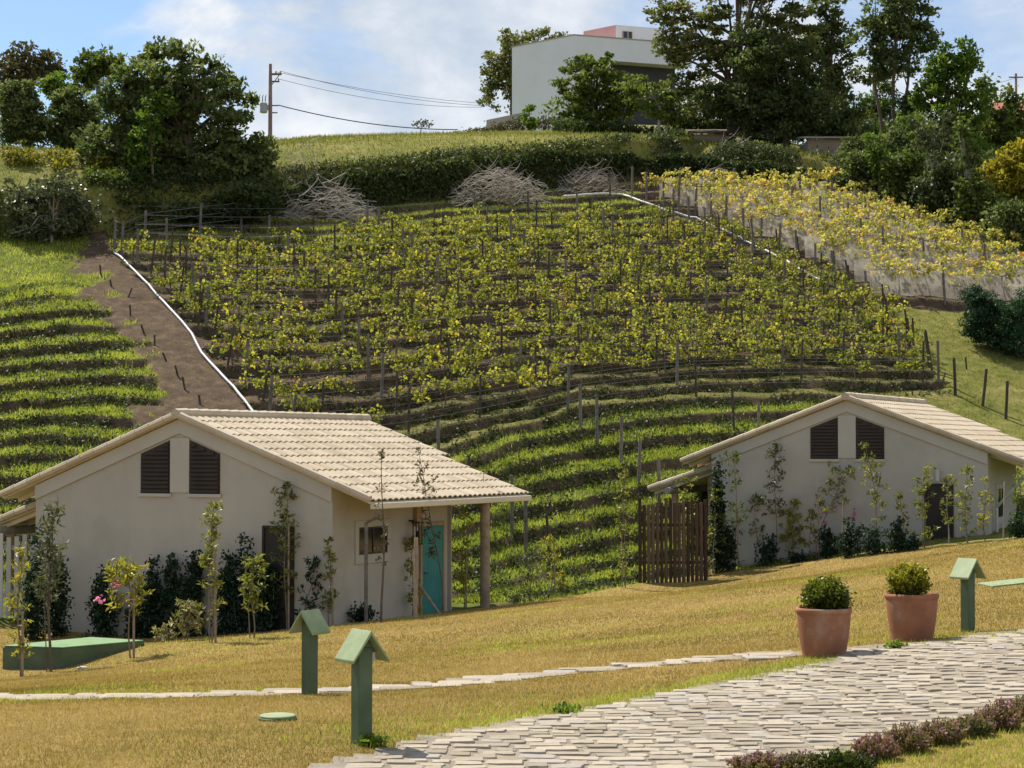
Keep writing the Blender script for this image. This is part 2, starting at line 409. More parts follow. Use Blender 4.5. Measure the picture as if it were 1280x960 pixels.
bank_py = lambda px: lin(px, [(-400,305),(0,294),(150,288),(300,275),(362,262),(450,252),(525,244),(600,238),(700,228),(780,219),(860,216),(940,228),(1040,246),(1100,264),(1200,303),(1280,333),(1500,420)])
bp = bank_py(QX) + (noise2(GX, GY, 1.5, 8) - .5) * 5
below = sstep(-2, 3, QY - bp)
above = 1 - sstep(-2.2, .8, QY - bp)
leftt = sstep(0, 25, lin(QY, [(300,110),(385,140),(420,160),(500,205),(560,230),(640,250)]) - QX + (noise2(GX, GY, 1.2, 5) - .5) * 60 + (noise2(GX, GY, .5, 15) - .5) * 45)
strip = hill * below * (1 - leftt) * (QX < pipe_x(QY)) 
viney = hill * below * (QX >= pipe_x(QY)) * (PH > -.05) * sstep(-6, 10, RB(QY) - QX)
yellow = hill * below * (QX > RB(QY)) * sstep(6.6, 6.8, PH) * sstep(-6, 4, lin(QX, [(800,262),(900,305),(1000,352),(1060,368),(1130,384),(1300,392),(1500,430)]) - QY) * (GY > 60)
lower = hill * (PH <= -.05) * (QX > 430) * (QX < 1075)
right = hill * below * (1 - viney) * (1 - yellow) * (1 - lower) * (QX > 900)
lt_terr = leftt * (sstep(380, 392, QY) * .45 + .55 * sstep(335, 372, QY)) * hill
tmask = np.clip(lt_terr + viney + yellow + lower * sstep(1100, 1000, QX), 0, 1) * hill * ok
HF = B0 + g * (T - fr) * tmask
bh = BK * above * hill * (GY > 60)
far_in = np.where(GY > 125, BK * 1.0, bh); bh = np.where(GY > 125, BK, bh)
HF += bh
HF += (noise2(GX, GY, 2.5, 1) - .5) * .10 * hill + (noise2(GX, GY, .5, 2) - .5) * .07 * hill + (noise2(GX, GY, 3, 6) - .5) * .05 * lawn * (GY > 8)
def Hf(x, y):
    x = np.asarray(x, float); y = np.asarray(y, float)
    i = np.clip(np.searchsorted(XS, x) - 1, 0, len(XS) - 2); j = np.clip(np.searchsorted(YS, y) - 1, 0, len(YS) - 2)
    fx = (x - XS[i]) / (XS[i+1] - XS[i]); fy = (y - YS[j]) / (YS[j+1] - YS[j])
    return (HF[i, j] * (1-fx) + HF[i+1, j] * fx) * (1-fy) + (HF[i, j+1] * (1-fx) + HF[i+1, j+1] * fx) * fy
def samp(A, x, y):
    i = np.clip(np.searchsorted(XS, x), 0, len(XS) - 1); j = np.clip(np.searchsorted(YS, y), 0, len(YS) - 1); return A[i, j]
def hit(px, py, d0=8, d1=140):
    """the point of the ground seen at a surveyed direction"""
    a, b = ray(px, py); d = np.arange(d0, d1, .04)
    w = np.nonzero(Hf(a * d, d) >= b * d)[0]
    k = d[w[0]] if len(w) else d1
    return Vector((a * k, k, float(Hf(a * k, k))))
def gz(x, y): return float(Hf(x, y))

nx, ny = GX.shape
idx = np.arange(nx * ny).reshape(nx, ny)
quads = np.stack([idx[:-1, :-1], idx[1:, :-1], idx[1:, 1:], idx[:-1, 1:]], -1).reshape(-1, 4)
def ground_mat():
    m, nt, out = new_mat('ground'); co = geo_pos(nt)
    at = N(nt, 'Attribute', attribute_name='zone')
    sp = N(nt, 'SeparateColor'); L(nt, at.outputs['Color'], sp.inputs[0])
    n1 = noise(nt, 2.2, 6, .65, co); n2 = noise(nt, .35, 4, .6, co); n3 = noise(nt, 14, 5, .7, co)
    soil = ramp(nt, math_(nt, 'ADD', math_(nt, 'MULTIPLY', n1, .6), math_(nt, 'MULTIPLY', n3, .4)), [(.3,(.05,.035,.023)), (.5,(.105,.073,.047)), (.7,(.21,.145,.09))])
    lush = ramp(nt, n1, [(.3,(.05,.062,.016)), (.5,(.10,.125,.024)), (.7,(.17,.19,.04))])
    dry = ramp(nt, math_(nt, 'ADD', math_(nt, 'MULTIPLY', n1, .5), math_(nt, 'MULTIPLY', n2, .5)), [(.35,(.10,.12,.025)), (.5,(.19,.19,.045)), (.65,(.30,.25,.09))])
    lawnc = ramp(nt, math_(nt, 'ADD', math_(nt, 'MULTIPLY', n1, .35), math_(nt, 'ADD', math_(nt, 'MULTIPLY', n2, .35), math_(nt, 'MULTIPLY', n3, .3))),
                 [(.36,(.17,.125,.038)), (.5,(.28,.195,.06)), (.62,(.37,.26,.10))])
    def k(ch):  # ragged edge between zones
        return math_(nt, 'SUBTRACT', math_(nt, 'MULTIPLY', ch, 2.0), math_(nt, 'ADD', math_(nt, 'MULTIPLY', n1, .7), .15), True)
    c = mixc(nt, k(sp.outputs[1]), dry, lush)
    c = mixc(nt, k(sp.outputs[0]), c, soil)
    c = mixc(nt, sp.outputs[2], c, lawnc)
    h = math_(nt, 'ADD', n3, noise(nt, 45, 3, .7, co))
    princ(nt, out, c, .95, bump(nt, h, .7, .05), .1); return m
g_o = mesh_np('ground', np.stack([GX, GY, HF], -1).reshape(-1, 3), quads, ground_mat(), smooth=True)
tag(g_o, kind='structure')
zone = np.zeros((nx * ny, 4), np.float32); zone[:, 3] = 1
soilw = np.clip(strip * .85 + viney * (.80 - .38 * sstep(3.4, 1.5, PH)) * (1 - .85 * sstep(13, 15.2, PH) * (QX < 820)) + yellow * .8 + right * .12 + .5 * sstep(.3, .0, np.abs(PH - .12)) * lower, 0, 1)
soilw = np.maximum(soilw, above * hill * sstep(.9, .2, bh / BK) * .9)
soilw = np.where((fr > BF) & (tmask > .5), np.maximum(soilw, .8), soilw)
lushw = np.clip(leftt * below * hill * .95 + lower * .85 + right * .3 + viney * sstep(12, 15, PH) * .7 + viney * sstep(3.4, 1.5, PH) * .35, 0, 1)
zone[:, 0] = soilw.ravel(); zone[:, 1] = lushw.ravel(); zone[:, 2] = lawn.ravel()
ca = g_o.data.color_attributes.new('zone', 'FLOAT_COLOR', 'POINT'); ca.data.foreach_set('color', zone.ravel())

# ------------------------------------------------------------------ leaves and blades as numpy meshes
def unit(v): return v / np.maximum(np.linalg.norm(v, axis=-1, keepdims=True), 1e-9)
def leaf_geo(c, size, out_dir=None, up=.3, aspect=.55, seed=None, fold=.15):
    """one folded, pointed quad per centre"""
    n = len(c); rg = np.random.default_rng(seed) if seed is not None else RNG
    ax = unit(rg.normal(size=(n, 3)) + (0 if out_dir is None else out_dir * 1.2) + np.array([0, 0, up]))
    nr = rg.normal(size=(n, 3)) + np.array([0, 0, .7]); sd = unit(np.cross(ax, nr)); nm = np.cross(sd, ax)
    s = np.asarray(size) * rg.uniform(.65, 1.35, n); s = s[:, None]
    b = c - ax * s * .5
    v = np.stack([b, b + ax * s * .45 + sd * s * aspect * .5 + nm * s * fold, b + ax * s, b + ax * s * .45 - sd * s * aspect * .5 + nm * s * fold], 1)
    return v.reshape(-1, 3), np.arange(n * 4).reshape(n, 4)
def foliage(name, c, size, mat, parent=None, val=None, **kw):
    v, f = leaf_geo(c, size, **kw)
    a = RNG.random(len(c)) if val is None else val
    return mesh_np(name, v, f, mat, parent, np.repeat(a, 4))
def blades(name, base, h, w, mat, val, lean=.4, parent=None, up=None):
    n = len(base); th = RNG.uniform(0, 2 * math.pi, n)
    d = np.stack([np.cos(th), np.sin(th), np.zeros(n)], -1)
    l = RNG.normal(size=(n, 3)) * lean; l[:, 2] = 1; l = unit(l)
    hh = (h * RNG.uniform(.5, 1.4, n))[:, None]; ww = (np.asarray(w) * RNG.uniform(.7, 1.3, n))[:, None] 
    v = np.stack([base - d * ww, base + d * ww, base + l * hh], 1).reshape(-1, 3)
    return mesh_np(name, v, np.arange(n * 3).reshape(n, 3), mat, parent, np.repeat(val, 3))
def ball(n, shell=.5):
    v = unit(RNG.normal(size=(n, 3))); return v * (RNG.random(n) ** shell)[:, None]

# ------------------------------------------------------------------ camera, sun, sky
cam = bpy.data.cameras.new('camera'); cam.sensor_width = 36; cam.lens = 36 * F / 1280; cam.clip_end = 5000; cam.clip_start = .1
co_ = bpy.data.objects.new('camera', cam); link(co_); co_.rotation_euler = (R(90) + TILT, 0, 0); SC.camera = co_
SAZ, SEL = R(42), R(54)         # sun stands behind the hill, to the left
sdir = Vector((-math.sin(SAZ) * math.cos(SEL), math.cos(SAZ) * math.cos(SEL), math.sin(SEL)))
sl = bpy.data.lights.new('sun', 'SUN'); sl.energy = 5.0; sl.angle = R(.55); sl.color = (1, .93, .82)
so = link(bpy.data.objects.new('sun', sl)); so.rotation_euler = (-sdir).to_track_quat('-Z', 'Y').to_euler(); so.location = (-30, 30, 60)
W = bpy.data.worlds.new('World'); SC.world = W; W.use_nodes = True
nt = W.node_tree; nt.nodes.clear()
wo = nt.nodes.new('ShaderNodeOutputWorld'); bg = nt.nodes.new('ShaderNodeBackground'); L(nt, bg.outputs[0], wo.inputs[0])
sk = nt.nodes.new('ShaderNodeTexSky'); sk.sky_type = 'NISHITA'; sk.sun_disc = False; sk.sun_elevation = SEL; sk.sun_rotation = -SAZ
sk.altitude = 900; sk.air_density = 1; sk.dust_density = .6; sk.ozone_density = 3.0
tc = N(nt, 'TexCoord').outputs['Generated']
mp = N(nt, 'Mapping'); L(nt, tc, mp.inputs[0]); mp.inputs['Scale'].default_value = (1, 1, 1.5); mp.inputs['Location'].default_value = (.37, 0, .06)
n1 = noise(nt, 8.5, 9, .58, mp.outputs[0], .3)
n2 = noise(nt, 2.6, 3, .5, mp.outputs[0])
n3 = noise(nt, 17, 7, .62, mp.outputs[0], .4)
sx = N(nt, 'SeparateXYZ'); L(nt, tc, sx.inputs[0])
den = math_(nt, 'ADD', math_(nt, 'ADD', math_(nt, 'MULTIPLY', n1, .62), math_(nt, 'MULTIPLY', n2, .38)), math_(nt, 'MULTIPLY', ramp(nt, math_(nt, 'ADD', sx.outputs[0], .5), [(.28, (0,)*3), (.40, (1,)*3), (.62, (.7,)*3)]), .17))
mask = ramp(nt, den, [(.50, (0,)*3), (.63, (1,)*3)])
shade = ramp(nt, math_(nt, 'ADD', math_(nt, 'MULTIPLY', n3, .35), math_(nt, 'MULTIPLY', n1, .65)), [(.36, (3.3,3.95,4.75)), (.5, (4.9,5.25,5.7)), (.62, (6.9,6.9,6.9))])
skc = mixc(nt, 1, sk.outputs[0], (1.0, 1.0, 1.0, 1), 'MULTIPLY')
cm = mixc(nt, math_(nt, 'MULTIPLY', mask, .9), skc, shade)
L(nt, cm, bg.inputs[0]); bg.inputs[1].default_value = .10
SC.view_settings.view_transform = 'Standard'; SC.view_settings.look = 'None'; SC.view_settings.gamma = 1; SC.view_settings.use_curve_mapping = False
SC.view_settings.exposure = .55
SC.cycles.max_bounces = 6; SC.cycles.transparent_max_bounces = 8; SC.cycles.diffuse_bounces = 3
SC.cycles.use_denoising = True

# ------------------------------------------------------------------ houses
AL = math.atan((1820 - 640) / F)       # ridge direction
GDIR = Vector((math.cos(AL), -math.sin(AL), 0)); RDIR = Vector((math.sin(AL), math.cos(AL), 0))
WID, HALF, PITCH, APEX = 7.63, 3.763, .375, 4.445
def rz_(X): return APEX - PITCH * abs(X + HALF)
def tile_sheet(sx0, sx1, z_at, y0, y1, ncourse, seed):
    """barrel tiles in courses from sx0 (top) to sx1 (eave)"""
    per = .235; n = int(round((y1 - y0) / per)); ns = 6
    ys = np.linspace(y0, y1, n * ns + 1)
    prof = np.abs(np.sin(np.pi * (ys - y0) / per)) * .042
    vs, fs, aa = [], [], []; rg = np.random.default_rng(seed)
    tv = np.repeat(rg.random((ncourse, n)), ns, axis=1); 
    for c in range(ncourse):
        xa = sx0 + (sx1 - sx0) * c / ncourse; xb = sx0 + (sx1 - sx0) * (c + 1.06) / ncourse
        b0 = len(vs); val = np.concatenate([tv[c], tv[c][-1:]]) * .55 + .22 + rg.normal() * .05
        for (x, dz) in ((xa, 0), (xb, .024), (xb, .004)):
            for i, yy in enumerate(ys): 
                vs.append((x + (rg.random() - .5) * .012 * (dz > 0), yy, z_at(x) + prof[i] + dz)); aa.append(val[i])
        m = len(ys)
        for r in range(2):
            for i in range(m - 1): fs.append((b0 + r*m + i, b0 + r*m + i+1, b0 + (r+1)*m + i+1, b0 + (r+1)*m + i))
    return vs, fs, aa
def tile_roof(name, parent, *a, **k):
    vs, fs, aa = tile_sheet(*a)
    b = MB(); b.v = vs; b.f = fs; b.a = aa
    return b.build(name, M['tile'], parent)
def cap_line(mb, p0, p1, n, r, rg):
    p0 = Vector(p0); p1 = Vector(p1)
    for i in range(n):
        a = p0.lerp(p1, i / n); b = p0.lerp(p1, (i + 1.12) / n)
        mb.tube([a, b], [r * .86, r], 8, .35 + .5 * rg.random())
def house(name, label, corner, wall_len, roof_len, upper_len, small_window=False, porch=True):
    hx = thing(name, label, 'house', corner, -AL)
    rg = random.Random(name + str(corner[0]))
    zt = lambda X: rz_(X) - .062
    # walls: gable at Y=0..0.2, side walls, back
    w = MB(); zb = -1.6
    wx = [(-WID, zb), (0, zb), (0, zt(0)), (-HALF, zt(-HALF)), (-WID, zt(-WID))]
    w.prism(wx, 1, 0, .2)
    w.box(-.2, 0, .2, wall_len, zb, zt(0) - .02); w.box(-WID, -WID + .2, .2, wall_len, zb, zt(-WID) - .02)
    w.prism(wx, 1, wall_len, wall_len + .2)
    w.build('wall', M['stucco'], hx)
    # raised rake band
    t = MB(); bw = .32
    t.prism([(-HALF, zt(-HALF) - .01), (0, zt(0) - .01), (0, zt(0) - bw), (-HALF, zt(-HALF) - bw), (-WID, zt(-WID) - bw), (-WID, zt(-WID) - .01)], 1, -.045, -.002)
    t.build('gable_trim', M['stucco_trim'], hx, bevel=.008)
    # louvres and the pilaster between
    pl = MB(); pl.box(-HALF - .245, -HALF + .245, -.03, -.003, 2.81, zt(-HALF) - bw - .10); pl.build('pilaster', M['stucco_trim'], hx, bevel=.006)
    for sgn in (-1, 1):
        a, b = sorted((-HALF + sgn * .25, -HALF + sgn * 1.02)); top = lambda X: zt(X) - bw - .05
        lv = MB(); lv.prism([(a, 2.79), (b, 2.79), (b, top(b)), (a, top(a))], 1, -.012, -.004)
        z = 2.82
        while z < min(top(a), top(b)) - .03 or z < max(top(a), top(b)) - .12:
            xa, xb = a + .03, b - .03
            if z > top(b) - .07: xb = min(xb, -HALF + (APEX - .062 - bw - .12 - z) / PITCH)
            if z > top(a) - .07: xa = max(xa, -HALF - (APEX - .062 - bw - .12 - z) / PITCH)
            if xb - xa > .05:
                lv.add([(xa,-.016,z+.075),(xb,-.016,z+.075),(xb,-.055,z),(xa,-.055,z),(xa,-.016,z+.06),(xb,-.016,z+.06),(xb,-.05,z-.012),(xa,-.05,z-.012)],
                       [(0,1,2,3),(7,6,5,4),(3,2,6,7),(0,3,7,4),(1,5,6,2),(0,4,5,1)])
            z += .088
        o = lv.build('louver', M['louver'], hx)
        s = MB(); s.box(a - .04, b + .04, -.05, -.002, 2.715, 2.785); s.build('sill', M['stucco_trim'], o, bevel=.006)
    # dark service door in the gable
    d = MB(); d.box(-1.62, -.95, -.02, -.003, zb, 2.10); d.box(-1.67, -1.62, -.045, -.003, zb, 2.15); d.box(-.95, -.90, -.045, -.003, zb, 2.15); d.box(-1.62, -.95, -.045, -.003, 2.10, 2.15)
    d = d.build('service_door', M['dark_door'], hx, bevel=.004)
    k = MB(); k.tube([(-1.54, -.035, 1.0), (-1.54, -.07, 1.0), (-1.44, -.07, 1.0)], .012, 6); k.build('handle', M['metal_dark'], d)
    # wall lamp over it
    lm = MB(); lm.tube([(-1.30, -.10, 2.22), (-1.30, -.10, 2.52)], .055, 14); lm.box(-1.33, -1.27, -.06, -.003, 2.33, 2.41)
    if small_window: lm.build('wall_lamp', M['slat_white'], hx)
    # side wall: window, teal door
    if small_window: ya, yb, z0, z1 = 1.05, 1.75, 1.25, 2.0
    else: ya, yb, z0, z1 = 1.02, 2.2, 1.53, 2.10
    f = MB(); g_ = .14
    f.box(.002, .03, ya - g_, yb + g_, z0 - g_ - .05, z0); f.box(.002, .03, ya - g_, yb + g_, z1, z1 + g_); f.box(.002, .03, ya - g_, ya, z0, z1); f.box(.002, .03, yb, yb + g_, z0, z1)
    wn = f.build('window', M['stucco_trim'], hx, bevel=.005)
    gl = MB(); gl.box(.003, .010, ya, yb, z0, z1); gl.build('pane', M['glass'], wn)
    fr_ = MB(); ym = (ya + yb) / 2
    for q in ((ya, ya+.035), (yb-.035, yb), (ym-.02, ym+.02)): fr_.box(.010, .026, q[0], q[1], z0 + .035, z1 - .035)
    fr_.box(.010, .026, ya, yb, z0, z0+.035); fr_.box(.010, .026, ya, yb, z1-.035, z1); fr_.build('frame', M['metal_dark'], wn)
    if not small_window:
        td = MB()
        for i in range(7):
            q = 3.70 + i * .14; td.box(.004, .032, q + .003, q + .137, .02, 2.02)
        td.box(.032, .044, 3.72, 4.66, .35, .47); td.box(.032, .044, 3.72, 4.66, 1.55, 1.67)
        td = td.build('door', M['teal'], hx, bevel=.004)
        k = MB(); k.tube([(.044, 3.8, 1.0), (.09, 3.8, 1.0), (.09, 3.92, 1.0)], .012, 6); k.build('handle', M['metal_dark'], td)
        fb = MB(); fb.box(.003, .05, 3.62, 3.70, 0, 2.10); fb.box(.003, .05, 4.68, 4.76, 0, 2.10); fb.box(.003, .05, 3.70, 4.68, 2.025, 2.10); fb.build('door_frame', M['tan_wood'], hx, bevel=.004)
        pi_ = MB(); pi_.box(-.02, .10, 3.36, 3.60, 2.05, zt(0)+.0); pi_.build('bracket', M['tan_wood'], hx)
        lt = MB()
        for (a, b, c, e) in ((.13,.15,3.10,3.12),(.27,.29,3.10,3.12),(.13,.15,3.24,3.26),(.27,.29,3.24,3.26)): lt.box(a, b, c, e, 1.68, 2.12)
        lt.box(.11, .31, 3.08, 3.28, 2.12, 2.15); lt.box(.12, .30, 3.09, 3.27, 1.65, 1.68); lt.box(.0, .12, 3.16, 3.20, 2.15, 2.19); lt.box(.19, .23, 3.16, 3.20, 1.72, 1.95)
        lt.build('lantern', M['metal_dark'], hx)
        cb = MB(); cb.tube([(.80, 5.25, -.2), (.80, 5.25, 2.55)], .11, 16, jit=.02); cb.build('porch_post', M['stake'], hx)
        cx = MB(); cx.box(-.2, .0, 4.94, 5.16, -.2, zt(0) - .05); cx.build('pilaster', M['stucco'], hx)
    # roof
    ov = .94
    tile_roof('roof', hx, -HALF + .02, ov, rz_, -.14, roof_len, 12, 3)
    up = MB(); vs, fs, aa = tile_sheet(-HALF + .02, -HALF + 2.35, rz_, roof_len + .003, upper_len, 6, 5); up.v, up.f, up.a = vs, fs, aa; up.build('roof', M['tile'], hx)
    tile_roof('roof', hx, -HALF - .02, -WID - .85, rz_, -.14, roof_len, 12, 4)
    und = MB()
    for (x0, x1) in ((-HALF, ov - .02), (-HALF, -WID - .83)):
        und.prism([(x0, rz_(x0) - .02), (x1, rz_(x1) - .02), (x1, rz_(x1) - .055), (x0, rz_(x0) - .055)], 1, -.10, roof_len - .02)
    und.build('roof_boards', M['cream_wood'], hx)
    y = .35
    while y < roof_len - .1:
        for (x0, x1) in ((-.02, ov - .06), (-WID + .02, -WID - .80)):
            rf = MB(); rf.prism([(x0, rz_(x0) - .058), (x1, rz_(x1) - .058), (x1, rz_(x1) - .15), (x0, rz_(x0) - .18)], 1, y, y + .07); rf.build('rafter', M['cream_wood'], hx)
        y += .62
    cap = MB(); cap_line(cap, (-HALF, -.2, APEX + .03), (-HALF, upper_len + .03, APEX + .03), int(upper_len / .36), .125, rg); cap.build('ridge_cap', M['tile'], hx, smooth=False)
    vg = MB(); cap_line(vg, (ov + .02, -.13, rz_(ov) + .05), (-HALF, -.13, APEX + .02), 13, .085, rg); cap_line(vg, (-WID - .87, -.13, rz_(-WID - .85) + .05), (-HALF, -.13, APEX + .02), 13, .085, rg); vg.build('verge_tile', M['tile'], hx)
    gt = MB(); gt.box(ov - .03, ov + .11, -.05, roof_len - .03, rz_(ov) - .16, rz_(ov) - .035); gt = gt.build('gutter', M['gutter'], hx, bevel=.02)
    dp = MB()
    if small_window: dp.tube([(ov + .04, .1, rz_(ov) - .16), (ov + .04, .1, rz_(ov) - .3), (.10, .55, rz_(ov) - 1.15), (.10, .55, 0)], .045, 10)
    else: dp.tube([(ov + .04, .12, rz_(ov) - .13), (ov + .04, .12, rz_(ov) - .32), (.62, .3, rz_(ov) - .45), (.62, .3, -.4)], .038, 10)
    dp.build('downpipe', M['slat_white'] if small_window else M['post'], hx)
    # lower lean-to roof on the left, over a porch
    pz = lambda X: 2.58 - .33 * (-WID - X)
    tile_roof('porch_roof', hx, -WID - .02, -WID - 2.1, pz, .55, roof_len - .8, 6, 9)
    ub = MB(); ub.prism([(-WID - .02, pz(-WID) - .02), (-WID - 2.08, pz(-WID - 2.08) - .02), (-WID - 2.08, pz(-WID - 2.08) - .06), (-WID - .02, pz(-WID) - .06)], 1, .58, roof_len - .85); ub.build('porch_boards', M['cream_wood'], hx)
    yy = .7
    while yy < roof_len - 1:
        ub = MB(); ub.prism([(-WID - .02, pz(-WID) - .065), (-WID - 2.0, pz(-WID - 2.0) - .065), (-WID - 2.0, pz(-WID - 2.0) - .16), (-WID - .02, pz(-WID) - .16)], 1, yy, yy + .08); ub.build('porch_rafter', M['cream_wood'], hx); yy += .7
    vg2 = MB(); cap_line(vg2, (-WID - 2.12, .53, pz(-WID - 2.1) + .05), (-WID, .53, pz(-WID) + .05), 6, .085, rg); vg2.build('verge_tile', M['tile'], hx)
    for X in (-WID - 1.45, -WID - .35):
        pp = MB(); pp.tube([(X, .9, -1.2), (X, .9, pz(X) - .12)], .10, 14); pp = pp.build('porch_post', M['tan_wood'], hx)
    bb = MB(); bb.tube([(-WID - 1.45, .30, pz(-WID - 1.45) - .22), (-WID - 1.45, roof_len - 1, pz(-WID - 1.45) - .22)], .10, 14); bb.build('porch_beam', M['bark_pale'], hx)
    return hx
C1 = P(415, 783, 39.0); Z1 = float(P(225, 519, 40.66)[2]) - APEX
H1 = house('guest_house', 'nearer cream tiled house with a teal door and a small side window', (C1[0], C1[1], Z1), 4.92, 7.2, 7.7)
C2 = P(1235, 600, 50.1); Z2 = float(P(1060, 497, 51.8)[2]) - APEX
H2 = house('guest_house', 'farther cream tiled house beside a fence of dark timber poles', (C2[0], C2[1], Z2), 3.36, 7.6, 8.2, small_window=True)
def plane_d(px, corner):
    """depth of a gable plane at a surveyed column"""
    u = float(ray(px, 600)[0]); s = (corner[0] - u * corner[1]) / (math.cos(AL) + u * math.sin(AL))
    return corner[1] + math.sin(AL) * s
def foot(px, py, gap=.25):
    """ground point for something that stands before the houses"""
    h = hit(px, py); d = h.y
    if 20 < px <= 416: d = min(d, plane_d(px, C1) - gap)
    elif 416 < px < 560:
        u = float(ray(px, 600)[0]); s = (u * C1[1] - C1[0]) / (math.sin(AL) - u * math.cos(AL)); d = min(d, C1[1] + math.cos(AL) * s - gap * 1.6)
    elif 885 < px < 1240: d = min(d, plane_d(px, C2) - gap)
    x = float(ray(px, py)[0]) * d
    return Vector((x, d, gz(x, d)))
def top_h(b, py): return (HOR - py) / F * b.y - b.z

# ------------------------------------------------------------------ stone paving
def up_edge(px): return lin(px, [(300,985),(400,958),(490,938),(518,927),(572,917),(651,902),(709,891),(792,878),(860,864),(960,845),(998,837),(1040,828),(1057,812),(1135,807),(1185,802),(1210,796),(1280,789),(1400,770)])
def lo_edge(px): return lin(px, [(700,1020),(900,975),(960,955),(1050,935),(1150,912),(1280,886),(1400,862)])
def stones(name, inside, x0, x1, y0, y1, sx, sy, hgt, gap, label_kind='structure', ang=0):
    vs, fs, aa = [], [], []
    ca_, sa_ = math.cos(ang), math.sin(ang)
    cx, cy = (x0 + x1) / 2, (y0 + y1) / 2; ru = max(x1 - x0, y1 - y0) * .8
    yy = -ru; rg = random.Random(name)
    while yy < ru:
        hy = sy * rg.uniform(.75, 1.25); xx = -ru + rg.uniform(0, sx)
        while xx < ru:
            wx = sx * rg.uniform(.6, 1.55)
            c = (xx + wx / 2, yy + hy / 2)
            wob = .16 * math.sin(c[0] * .9 + 1) + .07 * math.sin(c[0] * 2.7)
            X = cx + ca_ * c[0] - sa_ * (c[1] + wob); Y = cy + sa_ * c[0] + ca_ * (c[1] + wob)
            if x0 <= X <= x1 and y0 <= Y <= y1 and inside(X, Y):
                z = gz(X, Y) + hgt + rg.uniform(-.005, .005)
                hw, hh = wx / 2 - gap * rg.uniform(.5, 1.4), hy / 2 - gap * rg.uniform(.5, 1.4)
                tx, ty = rg.gauss(0, .011), rg.gauss(0, .011); a = rg.random(); base = len(vs)
                cn = [(sx_ * hw * rg.uniform(.82, 1.02), sy_ * hh * rg.uniform(.74, 1.03)) for sx_, sy_ in ((-1,-1),(1,-1),(1,1),(-1,1))]
                ring = []
                for k in range(4):
                    p, q = cn[k], cn[(k+1) % 4]
                    for tt in (.07, .36, .66, .93):
                        j_ = .0 if tt in (.07, .93) else rg.gauss(0, .007)
                        ring.append((p[0] + (q[0]-p[0]) * tt + j_, p[1] + (q[1]-p[1]) * tt + j_))
                n = len(ring)
                for (k, dz) in ((1.0, -.05), (1.0, .001), (.955, .008)):
                    for p in ring:
                        px_, py_ = c[0] + p[0] * k, c[1] + p[1] * k + wob
                        gx, gy = cx + ca_ * px_ - sa_ * py_, cy + sa_ * px_ + ca_ * py_
                        vs.append((gx, gy, z + dz + tx * p[0] + ty * p[1])); aa.append(a)
                vs.append((X, Y, z + .0095)); aa.append(a)
                for r in range(2):
                    for k in range(n): fs.append((base + r*n + k, base + r*n + (k+1) % n, base + (r+1)*n + (k+1) % n, base + (r+1)*n + k))
                for k in range(n): fs.append((base + 2*n + k, base + 2*n + (k+1) % n, base + 3*n))
            xx += wx
        yy += hy
    b = MB(); b.v, b.f, b.a = vs, fs, aa
    o = b.build(name, M['stone'], None)
    return tag(o, kind=label_kind)
def on_path(X, Y, mg=0):
    px, py = proj(X, Y, gz(X, Y)); px = float(px); py = float(py)
    return 8 < Y < 22 and px > 250 and py > up_edge(px) + 2 - mg and py < lo_edge(px) + 6 + mg and px < 1600
stones('stone_path', on_path, -4, 11, 9.5, 20.5, .205, .145, .011, .0038, ang=.02)
track = [(-80,871),(0,872),(100,873),(250,870),(387,866),(450,863),(550,857),(640,848),(700,842),(800,832),(870,826),(935,821),(985,818)]
tw = [hit(a, b) for a, b in track]
def on_track(X, Y):
    best = 9
    for p, q in zip(tw[:-1], tw[1:]):
        ex, ey = q.x - p.x, q.y - p.y; t = max(0, min(1, ((X-p.x)*ex + (Y-p.y)*ey) / (ex*ex + ey*ey)))
        best = min(best, math.hypot(X - p.x - t*ex, Y - p.y - t*ey))
    return best < .36
stones('garden_path', on_track, tw[0].x, tw[-1].x, min(p.y for p in tw) - 1, max(p.y for p in tw) + 1, .36, .24, .010, .008, ang=.05)

# sandy bed under the paving: sheets laid just above the ground
def bed(name, inside, x0, x1, y0, y1, s, dz):
    xs = np.arange(x0, x1, s); ys = np.arange(y0, y1, s); vs, fs, ix = [], [], {}
    def vid(i, j):
        if (i, j) not in ix:
            ix[(i, j)] = len(vs); vs.append((xs[0] + i*s, ys[0] + j*s, gz(xs[0] + i*s, ys[0] + j*s) + dz))
        return ix[(i, j)]
    for i in range(len(xs)):
        for j in range(len(ys)):
            if inside(xs[0] + (i+.5)*s, ys[0] + (j+.5)*s): fs.append((vid(i,j), vid(i+1,j), vid(i+1,j+1), vid(i,j+1)))
    b = MB(); b.add(vs, fs); return tag(b.build(name, M['bedding'], None, smooth=True), kind='structure')
M['bedding'] = surf('sandy_bedding', (.17,.145,.11), (.30,.255,.195), 4, .95, .6, 40, .02)
bed('path_bed', lambda X, Y: on_path(X, Y, 4), -4, 11, 9.5, 20.5, .12, .012)
bed('track_bed', on_track, tw[0].x, tw[-1].x, min(p.y for p in tw) - 1, max(p.y for p in tw) + 1, .1, .006)

